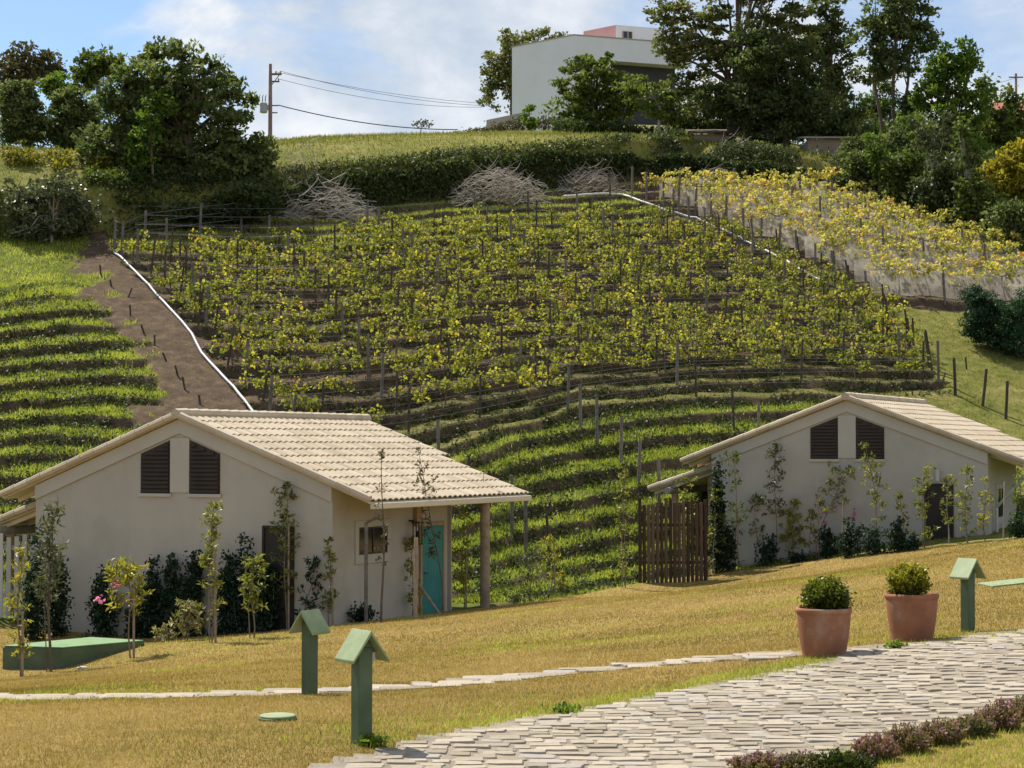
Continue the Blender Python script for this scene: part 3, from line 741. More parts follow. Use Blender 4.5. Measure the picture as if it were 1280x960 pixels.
# ------------------------------------------------------------------ lawn furniture
def bollard(px, py, label, rz, h=.75):
    b = hit(px, py)
    t = thing('bollard', label, 'bollard', b, rz, 'green bollards on the lawn')
    p = MB(); p.box(-.053, .053, -.053, .053, -.15, h - .115); 
    p.build('post', M['green_paint'], t, bevel=.008)
    c = MB(); hw, dp, th = .135, .125, .022
    for s in (-1, 1):
        c.prism([(0, h), (s * hw, h - .19), (s * hw, h - .19 - th), (s * .0, h - th * 1.35)], 1, -dp / 1.0, dp)
    c.build('cap', M['green_cap'], t, bevel=.004)
    lf = MB(); lf.box(.0535, .085, -.035, .035, h - .215, h - .15); lf.build('lamp', M['slat_white'], t, bevel=.006)
    e = MB(); e.prism([(-.052, h - .114), (.052, h - .114), (0, h - .05)], 1, -.05, .05); e.build('gable_block', M['green_paint'], t)
    return t
bollard(452, 930, 'nearest green bollard with a gabled cap, standing at the edge of the stone path', R(35))
bollard(387, 869, 'green bollard with a gabled cap, standing at the narrow flagstone track', R(-35))
bollard(1210, 790, 'green bollard with a gabled cap, beside the terracotta pot of yellowish shrub', R(36))
def pot(px, py, wpx, hpx, label, mat, n, shr, slabel, off=0):
    b = hit(px, py); k = b.y / F; r = wpx / 2 * k; h = hpx * k
    t = thing('plant_pot', label, 'plant pot', b)
    m = MB(); m.lathe([(r*.74, -.05), (r*.76, 0), (r*.82, h*.15), (r*.90, h*.45), (r*.955, h*.75), (r*.965, h*.86), (r*.968, h*.885), (r*1.0, h*.90), (r*1.02, h*.95), (r*1.0, h*.995), (r*.94, h), (r*.89, h*.98), (r*.87, h*.9), (r*.86, h*.86)], 48)
    m.build('pot', M['terracotta'], t, smooth=True)
    s = MB(); s.lathe([(.01, h*.87), (r*.86, h*.885), (r*.86, h*.84)], 24); s.build('soil', M['potsoil'], t)
    bx = thing('potted_shrub', slabel, 'shrub', b + Vector((off, 0, h * .88)))
    rx, rzz = shr[0] * k / 2, shr[1] * k / 2
    cl = ball(170, .25) * np.array([rx*.95, rx*.95, rzz*.95]); cl = np.repeat(cl, n // 170, 0)
    c = cl + RNG.normal(size=cl.shape) * .025; c[:, 2] += rzz * 1.0
    foliage('foliage', c, .034, M[mat], bx, np.clip(.25 + .45 * RNG.random(len(c)) + .5 * (c[:, 2] - rzz) / rzz * RNG.random(len(c)), 0, 1), out_dir=unit(c - np.array([0, 0, rzz*.6])), aspect=.6)
    st = MB()
    for i in range(9):
        q = i * .7; st.tube([(.02*math.cos(q), .02*math.sin(q), -.03), (.5*rx*math.cos(q), .5*rx*math.sin(q), rzz*.7), (.75*rx*math.cos(q), .75*rx*math.sin(q), rzz*1.2)], [.012, .008, .004], 5)
    st.build('stem', M['stem'], bx)
pot(1030, 820, 69, 60, 'terracotta pot with the dark green clipped shrub, nearer of two by the path', 'leaf_box', 5100, (57, 42), 'dark green clipped round shrub growing in a terracotta pot', .02)
pot(1140, 800, 66, 58, 'terracotta pot with the yellowish clipped shrub, by the green bollard', 'leaf_boxy', 5100, (52, 42), 'yellowish clipped round shrub growing in a terracotta pot', -.03)

def slab_box(name, label, cat, quad, h, mat, base=-.4):
    """low painted concrete slab on surveyed corners"""
    top = max(gz(p.x, p.y) for p in quad) + h
    b = MB(); n = len(quad)
    vs = [(p.x, p.y, top) for p in quad] + [(p.x, p.y, gz(p.x, p.y) + base) for p in quad]
    b.add(vs, [tuple(range(n))] + [(i, n+i, n+(i+1) % n, (i+1) % n) for i in range(n)] + [tuple(range(2*n-1, n-1, -1))])
    return tag(b.build(name, M[mat], None, bevel=.012), label, cat)
q = [hit(0, 838), hit(70, 838), hit(182, 806), hit(95, 801)]
q[0] = Vector((q[1].x - 1.0, q[1].y + .35, 0)); dz = P(80, 806, q[1].y)[2]
qa = Vector(P(79, 838, 33.2)); qb = Vector(P(181, 806, 34.4)); qc = Vector(P(114, 797, 35.0)); qd = Vector(P(3, 808, 33.5))
bx = MB(); topz = P(79, 811, 33.2)[2]
pl_ = [qa, qb, qc, qd]
vs = [(p.x, p.y, topz) for p in pl_] + [(p.x, p.y, topz - 1.1) for p in pl_]
bx.add(vs, [(0,1,2,3)] + [(i, 4+i, 4+(i+1) % 4, (i+1) % 4) for i in range(4)] + [(7,6,5,4)])
gb = thing('tank_cover', 'low green painted concrete box sunk in the lawn before the nearer house', 'tank cover', (0,0,0))
bx.build('side', M['green_paint'], gb, bevel=.015)
lid = MB(); cen = sum(pl_, Vector()) / 4
vv = [cen + (p - cen) * .985 for p in pl_]
lid.add([(p.x, p.y, topz + .003) for p in vv] + [(p.x, p.y, topz + .03) for p in vv], [(4,5,6,7),(3,2,1,0)] + [(i, (i+1) % 4, 4+(i+1) % 4, 4+i) for i in range(4)])
lid.build('lid', M['green_slab'], gb, bevel=.012)
def round_cover(px, py, rpx, label, h=.022):
    b = hit(px, py); r = rpx * b.y / F
    t = thing('inspection_cover', label, 'inspection cover', b)
    m = MB(); m.lathe([(r, -.1), (r, h*.8), (r*.97, h), (.02, h+.004)], 40); m.build('rim', M['green_paint'], t)
    m = MB(); m.lathe([(r*.93, h+.002), (r*.93, h+.012), (r*.9, h+.016), (.02, h+.018)], 40); m.build('lid', M['green_cap'], t)
round_cover(347, 900, 24, 'round green cover in the lawn near the two left bollards')
b = hit(1262, 729); t = thing('inspection_cover', 'pale green flat rectangular slab in the lawn beyond the right bollard', 'inspection cover', b)
t.rotation_euler = (math.atan((gz(b.x, b.y + .4) - gz(b.x, b.y - .4)) / .8), -math.atan((gz(b.x + .5, b.y) - gz(b.x - .5, b.y))), 0)
m = MB(); m.box(-.34, .9, -.42, .42, -.1, .02); m.build('slab', M['green_cap'], t, bevel=.008)
b = hit(103, 836.5); t = MB(); t.lathe([(.09, -.05), (.09, .03), (.07, .045), (.01, .047)], 20); tag(t.build('valve_cap', M['concrete'], None, loc=b), 'small pale round valve cap in the grass before the green box', 'valve cap')

# ------------------------------------------------------------------ vine rows
MX0, MX1 = -31.0, 33.0
def row_line(k, off=.12, step=.4):
    xs = np.arange(-26, 30, step); out = []
    jj = np.nonzero((YS > 47) & (YS < 96.5))[0]
    for x in xs:
        i = int(np.clip(np.searchsorted(XS, x), 0, len(XS) - 1)); col = PH[i, jj]
        w = np.nonzero(col >= k + off)[0]
        if len(w) and w[0] > 0: out.append((x, YS[jj[w[0]]]))
        else: out.append((x, np.nan))
    return np.array(out)
ROW = {k: row_line(k) for k in range(-8, 18)}
def row_y(k, x):
    r = ROW[k]; ok_ = ~np.isnan(r[:, 1])
    if ok_.sum() < 4: return None
    return float(np.interp(x, r[ok_, 0], r[ok_, 1], left=np.nan, right=np.nan))
def vine_arrays(seed, yellow=False):
    rg = np.random.default_rng(seed)
    if yellow:
        nc, per, s = 22, 8, .135
        cc = np.stack([rg.uniform(-.75, .75, nc), rg.normal(0, .16, nc), rg.uniform(.7, 1.4, nc)], -1)
    else:
        nc, per, s = 21, 9, .112
        cc = np.stack([rg.uniform(-.62, .62, nc), rg.normal(0, .13, nc), .42 + .32 * rg.random(nc) + .35 * (rg.random(nc) < .12)], -1)
    c = np.repeat(cc, per, 0) + rg.normal(size=(nc * per, 3)) * np.array([.085, .08, .065])
    val = np.clip(np.repeat(rg.random(nc), per) * .7 + rg.random(nc * per) * .35 - .05, 0, 1)
    v, f = leaf_geo(c, s, aspect=.85, seed=seed + 50, up=-.2)
    return v, f, np.repeat(val, 4)
def vine_proto(i, yellow=False):
    nm = 'yellow_grapevine' if yellow else 'grapevine'
    t = thing(nm, 'yellow autumn grapevine over white netting at the right of the slope' if yellow else 'yellow-green grapevine trained on wires in a row of the big terraced vineyard', 'grapevine',
              (0, 0, -60), 0, 'yellow vines above the netting' if yellow else 'grapevines in the terraced vineyard')
    v, f, a = vine_arrays(200 + i + 40 * yellow, yellow)
    mesh_np('foliage', v, f, M['leaf_yellow' if yellow else 'leaf_vine'], t, a)
    rg = random.Random(i); tr = MB(); h = .95 if yellow else .6
    tr.tube([(0,0,-.1), (rg.uniform(-.05,.05), 0, h*.5), (rg.uniform(-.08,.08), 0, h)], [.03,.024,.018], 6)
    for sg in (-1, 1): tr.tube([(0,0,h*.95), (sg*.3, .02, h+.08), (sg*.6, 0, h+.1)], [.015,.012,.008], 5)
    for q in range(4):
        x0 = rg.uniform(-.55, .55); tr.tube([(x0,0,h+.05), (x0+rg.uniform(-.12,.12), rg.uniform(-.1,.1), h+.4), (x0+rg.uniform(-.2,.2), rg.uniform(-.15,.15), h+.7)], [.008,.006,.003], 4)
    tr.build('trunk', M['bark'], t)
    return t
spots, ysp = [], []
top_row = lambda px: lin(px, [(140,322),(350,312),(450,304),(600,292),(700,284),(780,274),(900,268)])
for k in range(1, 18):
    x = -24.0 + .37 * (k % 3)
    while x < 29:
        y = row_y(k, x)
        if y is not None and not math.isnan(y):
            vm, ym = float(samp(viney, x, y)), float(samp(yellow, x, y)); z = gz(x, y); px, py = proj(x, y, z)
            dens = {1: .4, 2: .85, 3: .95}.get(k, .95)
            if py > top_row(px) and vm > .5 and px < RB(py) - 6 and px > pipe_x(py) + 10 and random.random() < dens * (1 if px > 230 or k > 9 else .8): spots.append((x, y, z, py))
            if k >= 8 and ym > .4 and random.random() < .97 and px < 1330 and px > RB(py) + 16: ysp.append((x, y, z, py))
        x += random.uniform(1.0, 1.25) if float(samp(yellow, x, min(max(y or 60, 47), 96) if y == y and y else 60)) < .4 else random.uniform(1.15, 1.6)
spots.sort(key=lambda q: -q[3])
protos = [vine_proto(i) for i in range(8)]; used = set()
for n, (x, y, z, py) in enumerate(spots[:300]):
    i = n % 8; sc = random.uniform(.85, 1.2); rz = random.choice((0, math.pi)) + random.uniform(-.15, .15)
    if i not in used:
        o = protos[i]; used.add(i); o.location = (x, y, z); o.rotation_euler = (0, 0, rz)
    else: o = dup(protos[i], (x, y, z), rz)
    o.scale = (sc, sc, sc * random.uniform(.9, 1.15))
av, af, aa = [], [], []; base = 0
for n, (x, y, z, py) in enumerate(spots[300:]):
    v, f, a = vine_arrays(200 + n % 8); sg = random.choice((-1, 1)); s = random.uniform(.85, 1.15)
    av.append(v * np.array([sg, sg, 1]) * s + np.array([x, y, z])); af.append(f + base); aa.append(a); base += len(v)
if av: tag(mesh_np('distant_grapevines', np.concatenate(av), np.concatenate(af), M['leaf_vine'], None, np.concatenate(aa)), 'yellow-green vine foliage of the farthest rows at the top of the vineyard', 'vines', kind='stuff')
yp = [vine_proto(i, True) for i in range(6)]
for n, (x, y, z, py) in enumerate(ysp[:298]):
    i = n % 6; sc = random.uniform(.9, 1.15); rz = random.choice((0, math.pi)) + random.uniform(-.12, .12)
    if n < 6:
        o = yp[i]; o.location = (x, y, z); o.rotation_euler = (0, 0, rz)
    else: o = dup(yp[i], (x, y, z), rz)
    o.scale = (sc, sc, sc)
print('VINES', len(spots), 'YELLOW', len(ysp))

# trellis posts: files running down the slope, one post in every row
def post_proto(name, label, group, mat, h, r, cat='post'):
    t = MB(); t.tube([(0,0,-.3), (.004,0,h*.5), (0,.003,h)], [r, r*.97, r*.93], 9, jit=.06); o = t.build(name, M[mat]); return tag(o, label, cat, group)
pp = [post_proto('trellis_post', 'weathered grey wooden post holding the wires of a vine row on the slope', 'wooden posts in the vine rows', 'post', 1.42, .052),
      post_proto('trellis_post', 'dark weathered thin post holding the wires of a vine row on the slope', 'dark thin posts in the vine rows', 'post_dark', 1.36, .04)]
pu = [0, 0]
def put(protos, uses, i, loc, rot, sc):
    if not uses[i]: o = protos[i]
    else:
        o = protos[i].copy(); COL.objects.link(o)
    uses[i] = 1; o.location = loc; o.rotation_euler = rot; o.scale = sc
    return o
def lean(): return (random.gauss(0, .03), random.gauss(0, .03), random.uniform(0, 6))
for k in range(-8, 18):
    for j in [q / 2 for q in range(-14, 15)]:
        if j != int(j) and (k < 1 or random.random() < .45): continue
        x = 1.73 + 4.45 * j - .52 * k + random.uniform(-.12, .12)
        y = row_y(k, x)
        if y is None or math.isnan(y): continue
        y -= .12; px, py = proj(x, y, gz(x, y))
        if k >= 1 and float(samp(viney, x, y)) < .5: continue
        if k >= 1 and (px < pipe_x(py) + 20 or px > RB(py) - 20 or py < top_row(px) - 12): continue
        if k < 1 and not (535 < px < 1010 and py < lawn_edge(px) - 12): continue
        if random.random() < .06: continue
        put(pp, pu, 0 if random.random() < .5 and j == int(j) else 1, (x, y, gz(x, y)), lean(), (1, 1, random.uniform(.9, 1.1) * (1.04 if k < 1 else 1)))
    # end posts: left by the pipe, right at the vineyard edge
    if k >= 1:
        r = ROW[k]; 
        for side in (0, 1):
            cand = []
            for x, y in r:
                if np.isnan(y): continue
                px, py = proj(x, y, gz(x, y))
                if side == 0 and px > pipe_x(py) + 12: cand.append((x, y)); break
                if side == 1 and px < RB(py) - 4 : cand = [(x, y)]
            if cand and k < 13:
                x, y = cand[0]; o = put(pp, pu, random.randint(0, 1), (x, y - .1, gz(x, y - .1)), (random.gauss(0, .04), random.uniform(.02, .16) * (1 if side == 0 else -1), 0), (1.05, 1.05, random.uniform(.95, 1.1)))
# wires
for k in range(0, 16):
    segs = []; cur = []
    for x, y in ROW[k][::3]:
        good = False
        if not np.isnan(y):
            px, py = proj(x, y - .12, gz(x, y - .12)); good = pipe_x(py) + 10 < px < RB(py) - 2 and py > 255
        if good: cur.append((x, y - .12, gz(x, y - .12)))
    if len(cur) > 3:
        zs = np.convolve(np.pad([p[2] for p in cur], 3, 'edge'), np.ones(7) / 7, 'valid')
        cur = [(p[0], p[1], float(z)) for p, z in zip(cur, zs)]
        w = thing('trellis_wires', 'thin grey wires strung from post to post along a vine row', 'wires', cur[0], 0, 'wires along the vine rows')
        for h in (.45, .8, 1.15):
            m = MB(); m.tube([(p[0] - cur[0][0], p[1] - cur[0][1], p[2] - cur[0][2] + h) for p in cur], .006, 4); m.build('wire', M['wire'], w)
# posts of the right-hand vineyard, seen at its lower left edge
ypost = [post_proto('trellis_post', 'brown post at the netted edge of the yellow vines on the right', 'posts along the netted yellow vines', 'post', 1.6, .055)]; yu = [0]
for px, py in [(790,252),(808,256),(829,258),(848,262),(869,271),(888,286),(907,292),(930,305),(951,318),(973,326),(998,336),(1019,350),(1043,361),(1181,379),
               (915,250),(955,262),(990,275),(1025,290),(1060,300),(1075,318),(1105,330),(1128,342),(1155,345),(1082,290),(1130,300),(1170,320),(1205,335),(1230,350),(1150,310),(1040,270),(1000,258)]:
    p = hit(px, py, 60); put(ypost, yu, 0, p, lean(), (1, 1, random.uniform(.9, 1.05)))
rpost = [post_proto('fence_post', 'leaning dark post of the old row on the grassy right slope', 'posts on the grassy right slope', 'post_dark', 1.3, .055)]; ru_ = [0]
for px, py, ln in [(1138,442,.10),(1162,460,.12),(1194,494,.03),(1228,508,-.12),(1257,524,-.06),(1085,398,.1),(1062,376,.06),(1110,416,.08)]:
    p = hit(px, py, 56); put(rpost, ru_, 0, p, (0, -ln, random.random()), (1, 1, 1))
lpost = [post_proto('fence_post', 'pale post of the wire fence at the top left corner of the vineyard', 'pale fence posts at the vineyard top', 'post', 1.35, .06)]; lu = [0]
fpts = []
for px, py in [(143,312),(152,320),(181,306),(302,291),(420,268),(250,296)]:
    p = hit(px, py, 60); put(lpost, lu, 0, p, lean(), (1, 1, 1)); fpts.append(p)
fp = sorted(fpts, key=lambda p: p.x)
fw = thing('fence_wires', 'wire strands between the pale posts along the top left vineyard edge', 'wires', fp[0])
for h in (.5, .85, 1.2):
    m = MB(); m.tube([p - fp[0] + Vector((0, 0, h)) for p in fp], .012, 4); m.build('wire', M['wire'], fw)
# young stakes in the bare strip
st = [post_proto('vine_stump', 'short dark stump in the bare brown strip left of the pipe', 'stumps in the bare strip', 'post_dark', .38, .035, 'stump')]; su = [0]
for px, py in [(126,345),(139,358),(163,395),(180,417),(193,433),(207,450),(222,470),(231,487),(250,506),(160,372),(1178,478),(1208,462)]:
    p = hit(px, py, 50); put(st, su, 0, p, (random.gauss(0,.25), random.gauss(0,.25), 0), (1, 1, random.uniform(.7, 1.2)))
# netting along the yellow rows
for k in range(8, 18):
    cur = []
    for x, y in ROW[k]:
        if np.isnan(y): continue
        px, py = proj(x, y, gz(x, y))
        if px > RB(py) + 14 and px < 1330 and float(samp(yellow, x, y)) > .3: cur.append((x, y - .16, gz(x, y - .16)))
    if len(cur) < 4: continue
    zs = np.convolve(np.pad([p[2] for p in cur], 4, 'edge'), np.ones(9) / 9, 'valid')
    vs, fs = [], []
    for i, (p, z) in enumerate(zip(cur, zs)):
        for q, h in enumerate((.10, .4, .72, 1.02)): vs.append((p[0], p[1] + .05 * math.sin(i * .9 + q) + .04 * q, z + h + .04 * math.sin(i * 1.3)))
    for i in range(len(cur) - 1):
        for q in range(3): fs.append((i*4+q, (i+1)*4+q, (i+1)*4+q+1, i*4+q+1))
    m = MB(); m.add(vs, fs); o = m.build('bird_net', M['net'], smooth=True)
    tag(o, 'pale netting hung along a row of yellow vines on the right', 'netting', 'nets along the yellow vine rows')

# pipes
def laid(name, label, cat, pts, r, mat, lift=None, d0=50):
    q = [hit(a, b, d0) for a, b in pts]; dense = []
    for a, b in zip(q[:-1], q[1:]):
        for i in range(6): dense.append(a.lerp(b, i / 6))
    dense.append(q[-1]); z = np.array([max(p.z, gz(p.x, p.y)) for p in dense]); z = np.convolve(np.pad(z, 3, 'edge'), np.ones(7) / 7, 'valid')
    m = MB(); m.tube([(p.x, p.y, float(max(zz, gz(p.x, p.y) - .05)) + r * (lift or .8)) for p, zz in zip(dense, z)], r, 10)
    return tag(m.build(name, M[mat], smooth=True), label, cat)
laid('drain_pipe', 'long pale grey pipe running down the left edge of the vineyard', 'pipe', [(142,317),(160,333),(186,360),(205,381),(222,398),(240,421),(252,444),(272,466),(292,487),(306,505),(318,520),(330,540)], .048, 'pipe', 1.6)
laid('water_hose', 'white hose running down between the green vines and the netted yellow vines', 'hose', [(705,249),(740,247),(778,246),(800,256),(830,266),(878,283),(905,293),(930,305),(960,319),(985,333),(1005,343),(1020,352),(1040,364)], .05, 'hose', 2.2, 60)

# brush piles
def brush(px, py, w, h, n, label, dark=0, seed=0):
    b = hit(px, py, 60); k = b.y / F; rg = random.Random(seed); m = MB()
    for i in range(n):
        u = rg.uniform(-1, 1); x0 = u * w * k * .85; y0 = rg.uniform(-1, 1); H_ = h * k * (1 - abs(u) ** 2.2 * .75) * rg.uniform(.1, .95)
        L_ = rg.uniform(.5, 1.5); th = rg.uniform(-.9, .9) + (math.pi if rg.random() < .5 else 0); ph = rg.uniform(-.25, .35); cv = rg.uniform(-.8, .5)
        pts = []; p = Vector((x0 - math.cos(th) * L_ * .5, y0, max(.02, H_ - rg.uniform(.05, .25))))
        d = Vector((math.cos(th), rg.uniform(-.6, .6), ph + .25)).normalized(); ns = 7
        for s in range(ns):
            pts.append(p.copy()); p = p + d * (L_ / ns); d = (d + Vector((rg.uniform(-.15,.15), rg.uniform(-.15,.15), cv * .5 + rg.uniform(-.12,.12)))).normalized()
        pts = [Vector((q.x, q.y, max(q.z, .0) + gz(b.x + q.x, b.y + q.y) - b.z)) for q in pts]
        r0 = rg.uniform(.010, .024); m.tube(pts, [r0 * (1 - .75 * s / ns) for s in range(ns)], 4, max(0, min(1, rg.gauss(.62 - dark, .22))))
    return tag(m.build('brush_pile', M['brush'], None, loc=b), label, 'brush pile')
brush(408, 274, 62, 46, 420, 'left pile of pale dead branches below the grassy bank', 0, 1)
brush(625, 254, 62, 48, 420, 'largest pale pile of dead branches in the middle below the bank', .08, 2)
brush(738, 240, 44, 30, 300, 'small dark brown pile of cut branches right of the pale piles', .32, 3)
brush(905, 226, 40, 22, 90, 'thin grey cut branches lying behind the yellow vines', .1, 4)
brush(1030, 250, 30, 16, 60, 'few grey bent branches sticking up at the top of the yellow vines', .1, 5)

# ------------------------------------------------------------------ ground cover
def rnd(n, x0, x1, y0, y1): return RNG.uniform(x0, x1, n), RNG.uniform(y0, y1, n)
def pts3(x, y, dz=0): return np.stack([x, y, Hf(x, y) + dz], -1)
def clampn(a): return np.clip(a, 0, 1)
# lush grass on benches
x, y = rnd(1300000, -26, 16, 46, 86)
f = samp(fr, x, y); lt = samp(lt_terr, x, y); lo = samp(lower, x, y) * (samp(tmask, x, y) > .3)
ph = samp(PH, x, y)
w = np.maximum(lt, lo * np.where(ph > -1.0, .5, 1)); pr = w * np.where(f < .5, 1, np.where(f < BF, .45, .10)) * (.35 + .9 * noise2(x, y, 1.1, 21))
keep = RNG.random(len(x)) < pr; x, y = x[keep], y[keep]
ld = np.where(samp(leftt, x, y) > .5, .09, 0)
val = clampn(.45 + ld + .5 * (noise2(x, y, .9, 22) - .5) + RNG.normal(0, .18, len(x)))
tag(blades('terrace_grass', pts3(x, y, -.02), .14, .017, M['grass_lush'], val, .45), 'bright green grass on the terrace edges of the slope', 'grass', kind='stuff')
print('GRASS', len(x))
# upper left meadow
x, y = rnd(160000, -30, -8, 60, 84); lw = samp(leftt, x, y) * samp(below, x, y) * (1 - samp(lt_terr, x, y)) * samp(hill, x, y)
keep = RNG.random(len(x)) < lw * (.3 + noise2(x, y, 1.5, 23)); x, y = x[keep], y[keep]
tag(blades('meadow_grass', pts3(x, y, -.02), .15, .016, M['grass_lush'], clampn(.5 + .8 * (noise2(x, y, 1.2, 24) - .5) + RNG.normal(0, .18, len(x))), .6), 'bright short grass of the meadow at the upper left', 'grass', kind='stuff')
# weeds on bank faces
x, y = rnd(900000, -26, 20, 46, 90); f = samp(fr, x, y); w = np.maximum(np.maximum(samp(lt_terr, x, y), samp(lower, x, y)), .9 * samp(viney, x, y) * np.where(samp(PH, x, y) < 3.2, 1, .5) * (f > BF - .12)) * (samp(tmask, x, y) > .3)
keep = RNG.random(len(x)) < w * np.where(f > BF - .16, 1.0, .2) * sstep(.2, .5, noise2(x, y, .7, 25)); x, y = x[keep], y[keep]
c = pts3(x, y, 0) + np.abs(RNG.normal(size=(len(x), 3))) * np.array([.02, -.05, .07])
tag(foliage('terrace_weeds', c, .11, M['weed'], None, clampn(.35 + RNG.normal(0, .22, len(x))), up=.5), 'dark leafy weeds on the terrace banks', 'weeds', kind='stuff')
print('WEEDS', len(x))
# dry tufts in the vineyard rows and on the dirt
x, y = rnd(500000, -24, 30, 55, 96); f = samp(fr, x, y); w = samp(viney, x, y) * np.where(samp(PH, x, y) < 3.3, 2.0, .9) + samp(yellow, x, y) * .5 + samp(strip, x, y) * .35
keep = RNG.random(len(x)) < w * np.where((f > .0) & (f < .25), .5, np.where(f > BF - .1, .22, .10)) * (noise2(x, y, .8, 26) + .1); x, y = x[keep], y[keep]
top = sstep(11, 15, samp(PH, x, y)) * sstep(900, 780, proj(x, y, Hf(x, y))[0])
tag(blades('vineyard_weeds', pts3(x, y, -.02), .12, .015, M['grass_dry'], clampn(.35 + RNG.normal(0, .25, len(x))), .7), 'low dry weeds between the vine rows', 'weeds', kind='stuff')
# grass at the head of the vineyard and right slope
x, y = rnd(900000, -20, 34, 50, 97); px, py = proj(x, y, Hf(x, y))
w1 = samp(below, x, y) * samp(viney, x, y) * sstep(12.5, 15, samp(PH, x, y)) * (px < 820)
w1 = np.maximum(w1, samp(below, x, y) * samp(hill, x, y) * (px > 420) * (px < 800) * (samp(PH, x, y) > 14.5))
w2 = samp(right, x, y) * (px > 1040) * (py > 300)
keep = RNG.random(len(x)) < (w1 * 1.3 + w2 * .75) * (.25 + noise2(x, y, 1.0, 27)); x, y, w1, w2 = x[keep], y[keep], w1[keep], w2[keep]
a = w1 > w2
tag(blades('hilltop_grass', pts3(x[a], y[a], -.02), .15, .017, M['grass_lush'], clampn(.55 + RNG.normal(0, .2, a.sum())), .6), 'bright grass at the head of the vineyard below the brush piles', 'grass', kind='stuff')
b_ = ~a; patch = noise2(x[b_], y[b_], 1.6, 28)
tag(blades('slope_grass', pts3(x[b_], y[b_], -.02), .10, .016, M['grass_dry'], clampn(.25 + .5 * patch + RNG.normal(0, .18, b_.sum())), .8), 'short olive grass on the slope at the right', 'grass', kind='stuff')
# field over the bank, and the fringe hanging on its lip
x, y = rnd(420000, -34, 36, 78, 112); w = samp(above, x, y) * samp(hill, x, y)
lip = w * sstep(.35, .95, samp(bh, x, y) / BK) * sstep(-16, -3, -np.abs(samp(QY, x, y) - samp(bp, x, y)))
keep = RNG.random(len(x)) < np.maximum(w * .22, lip) ; x, y = x[keep], y[keep]; lp = lip[keep]
tag(blades('field_grass', pts3(x, y, -.03), .22, .022, M['grass_dry'], clampn(.45 + .55 * (noise2(x, y, 2, 29) - .5) + RNG.normal(0, .2, len(x))), .5), 'yellow-green grass of the field on the crest above the bank', 'grass', kind='stuff')
# dark scrub on the bank face
x, y = rnd(1500000, -34, 40, 76, 97); q = samp(QY, x, y) - samp(bp, x, y)
w = samp(hill, x, y) * np.exp(-((q + .8) / 3.2) ** 2) * sstep(.1, .4, noise2(x, y, 1.6, 31))
keep = RNG.random(len(x)) < w * .8; x, y = x[keep], y[keep]
c = pts3(x, y, 0) + RNG.normal(size=(len(x), 3)) * np.array([.1, .2, .14]) + np.array([0, -.18, .02])
tag(foliage('bank_scrub', c, .15, M['weed'], None, clampn(.3 + RNG.normal(0, .22, len(x))), up=.3), 'dark scrub growing on the earth bank under the crest', 'scrub', kind='stuff')
# lawn
n = 760000; d = np.exp(RNG.uniform(math.log(9.8), math.log(54), n)); u = RNG.uniform(-.40, .40, n); x = u * d; y = d
z = Hf(x, y); px, py = proj(x, y, z)
trk = np.full(n, 9.0)
for p, q in zip(tw[:-1], tw[1:]):
    ex, ey = q.x - p.x, q.y - p.y; t = np.clip(((x-p.x)*ex + (y-p.y)*ey) / (ex*ex + ey*ey), 0, 1); trk = np.minimum(trk, np.hypot(x-p.x-t*ex, y-p.y-t*ey))
wob = (noise2(x, y, .5, 33) - .5) * 9
ue = np.interp(px, np.arange(250, 1401, 10), [float(up_edge(v)) for v in range(250, 1401, 10)])
le = np.interp(px, np.arange(250, 1401, 10), [float(lo_edge(v)) for v in range(250, 1401, 10)])
onp = (y < 22) & (px > 330) & (py > ue + wob + 2) & (py < le + wob - 2)
def foot_in(cor, ln):
    X = (x - cor[0]) * GDIR.x + (y - cor[1]) * GDIR.y; Y = (x - cor[0]) * RDIR.x + (y - cor[1]) * RDIR.y
    return (X < .02) & (X > -WID) & (Y > -.02) & (Y < ln + .3)
keep = (samp(lawn, x, y) > .35) & (~onp) & (trk > .33 + wob * .01) & ~foot_in(C1, 4.92) & ~foot_in(C2, 3.4)
x, y, z, d, px, py, ue, le, trk = [q[keep] for q in (x, y, z, d, px, py, ue, le, trk)]
n = len(x)
big = noise2(x, y, 1.4, 34); mid = noise2(x, y, .35, 35); hug = noise2(x, y, 5, 36)
val = clampn(.48 + .65 * (big - .5) + .4 * (mid - .5) + .6 * (hug - .5) + RNG.normal(0, .18, n))
edge = (np.abs(py - ue) < 9 + 8 * (noise2(x, y, .8, 37) - .3)) & (y < 22) & (px > 330) & (noise2(x, y, 1.3, 38) > .42)
edge |= (py > le) & (px > 880) & (y < 16) & (RNG.random(n) < .45)
edge |= (RNG.random(n) < sstep(.60, .85, noise2(x, y, 2.2, 39)) * .30)
wd = .0028 * (d / 12) ** .85
e = ~edge
B = np.stack([x, y, z - .004], -1)
tag(blades('lawn_grass', B[e], .029 * (1 + .010 * d[e]), wd[e], M['grass_lawn'], val[e], .75), 'short golden dry grass of the lawn', 'grass', kind='stuff')
tag(blades('green_turf', B[edge], .042 * (1 + .008 * d[edge]), wd[edge] * 1.1, M['grass_lush'], clampn(val[edge] * .7 + .25), .6), 'greener grass tufts along the path edges', 'grass', kind='stuff')
# small weeds in the paving joints
for px, py, label in ((466,934,'small green weed at the foot of the nearest bollard, in the paving'), (704,893,'green weed tuft at the lawn edge of the paving, left of the pots'), (1120,812,'small weed tuft in the paving under the two pots')):
    b = hit(px, py); c = RNG.normal(size=(110, 3)) * np.array([.05, .04, .02]) + np.array([0, 0, .035])
    tag(foliage('weed', c, .05, M['leaf_light'], None, up=.8), label, 'weed').location = b

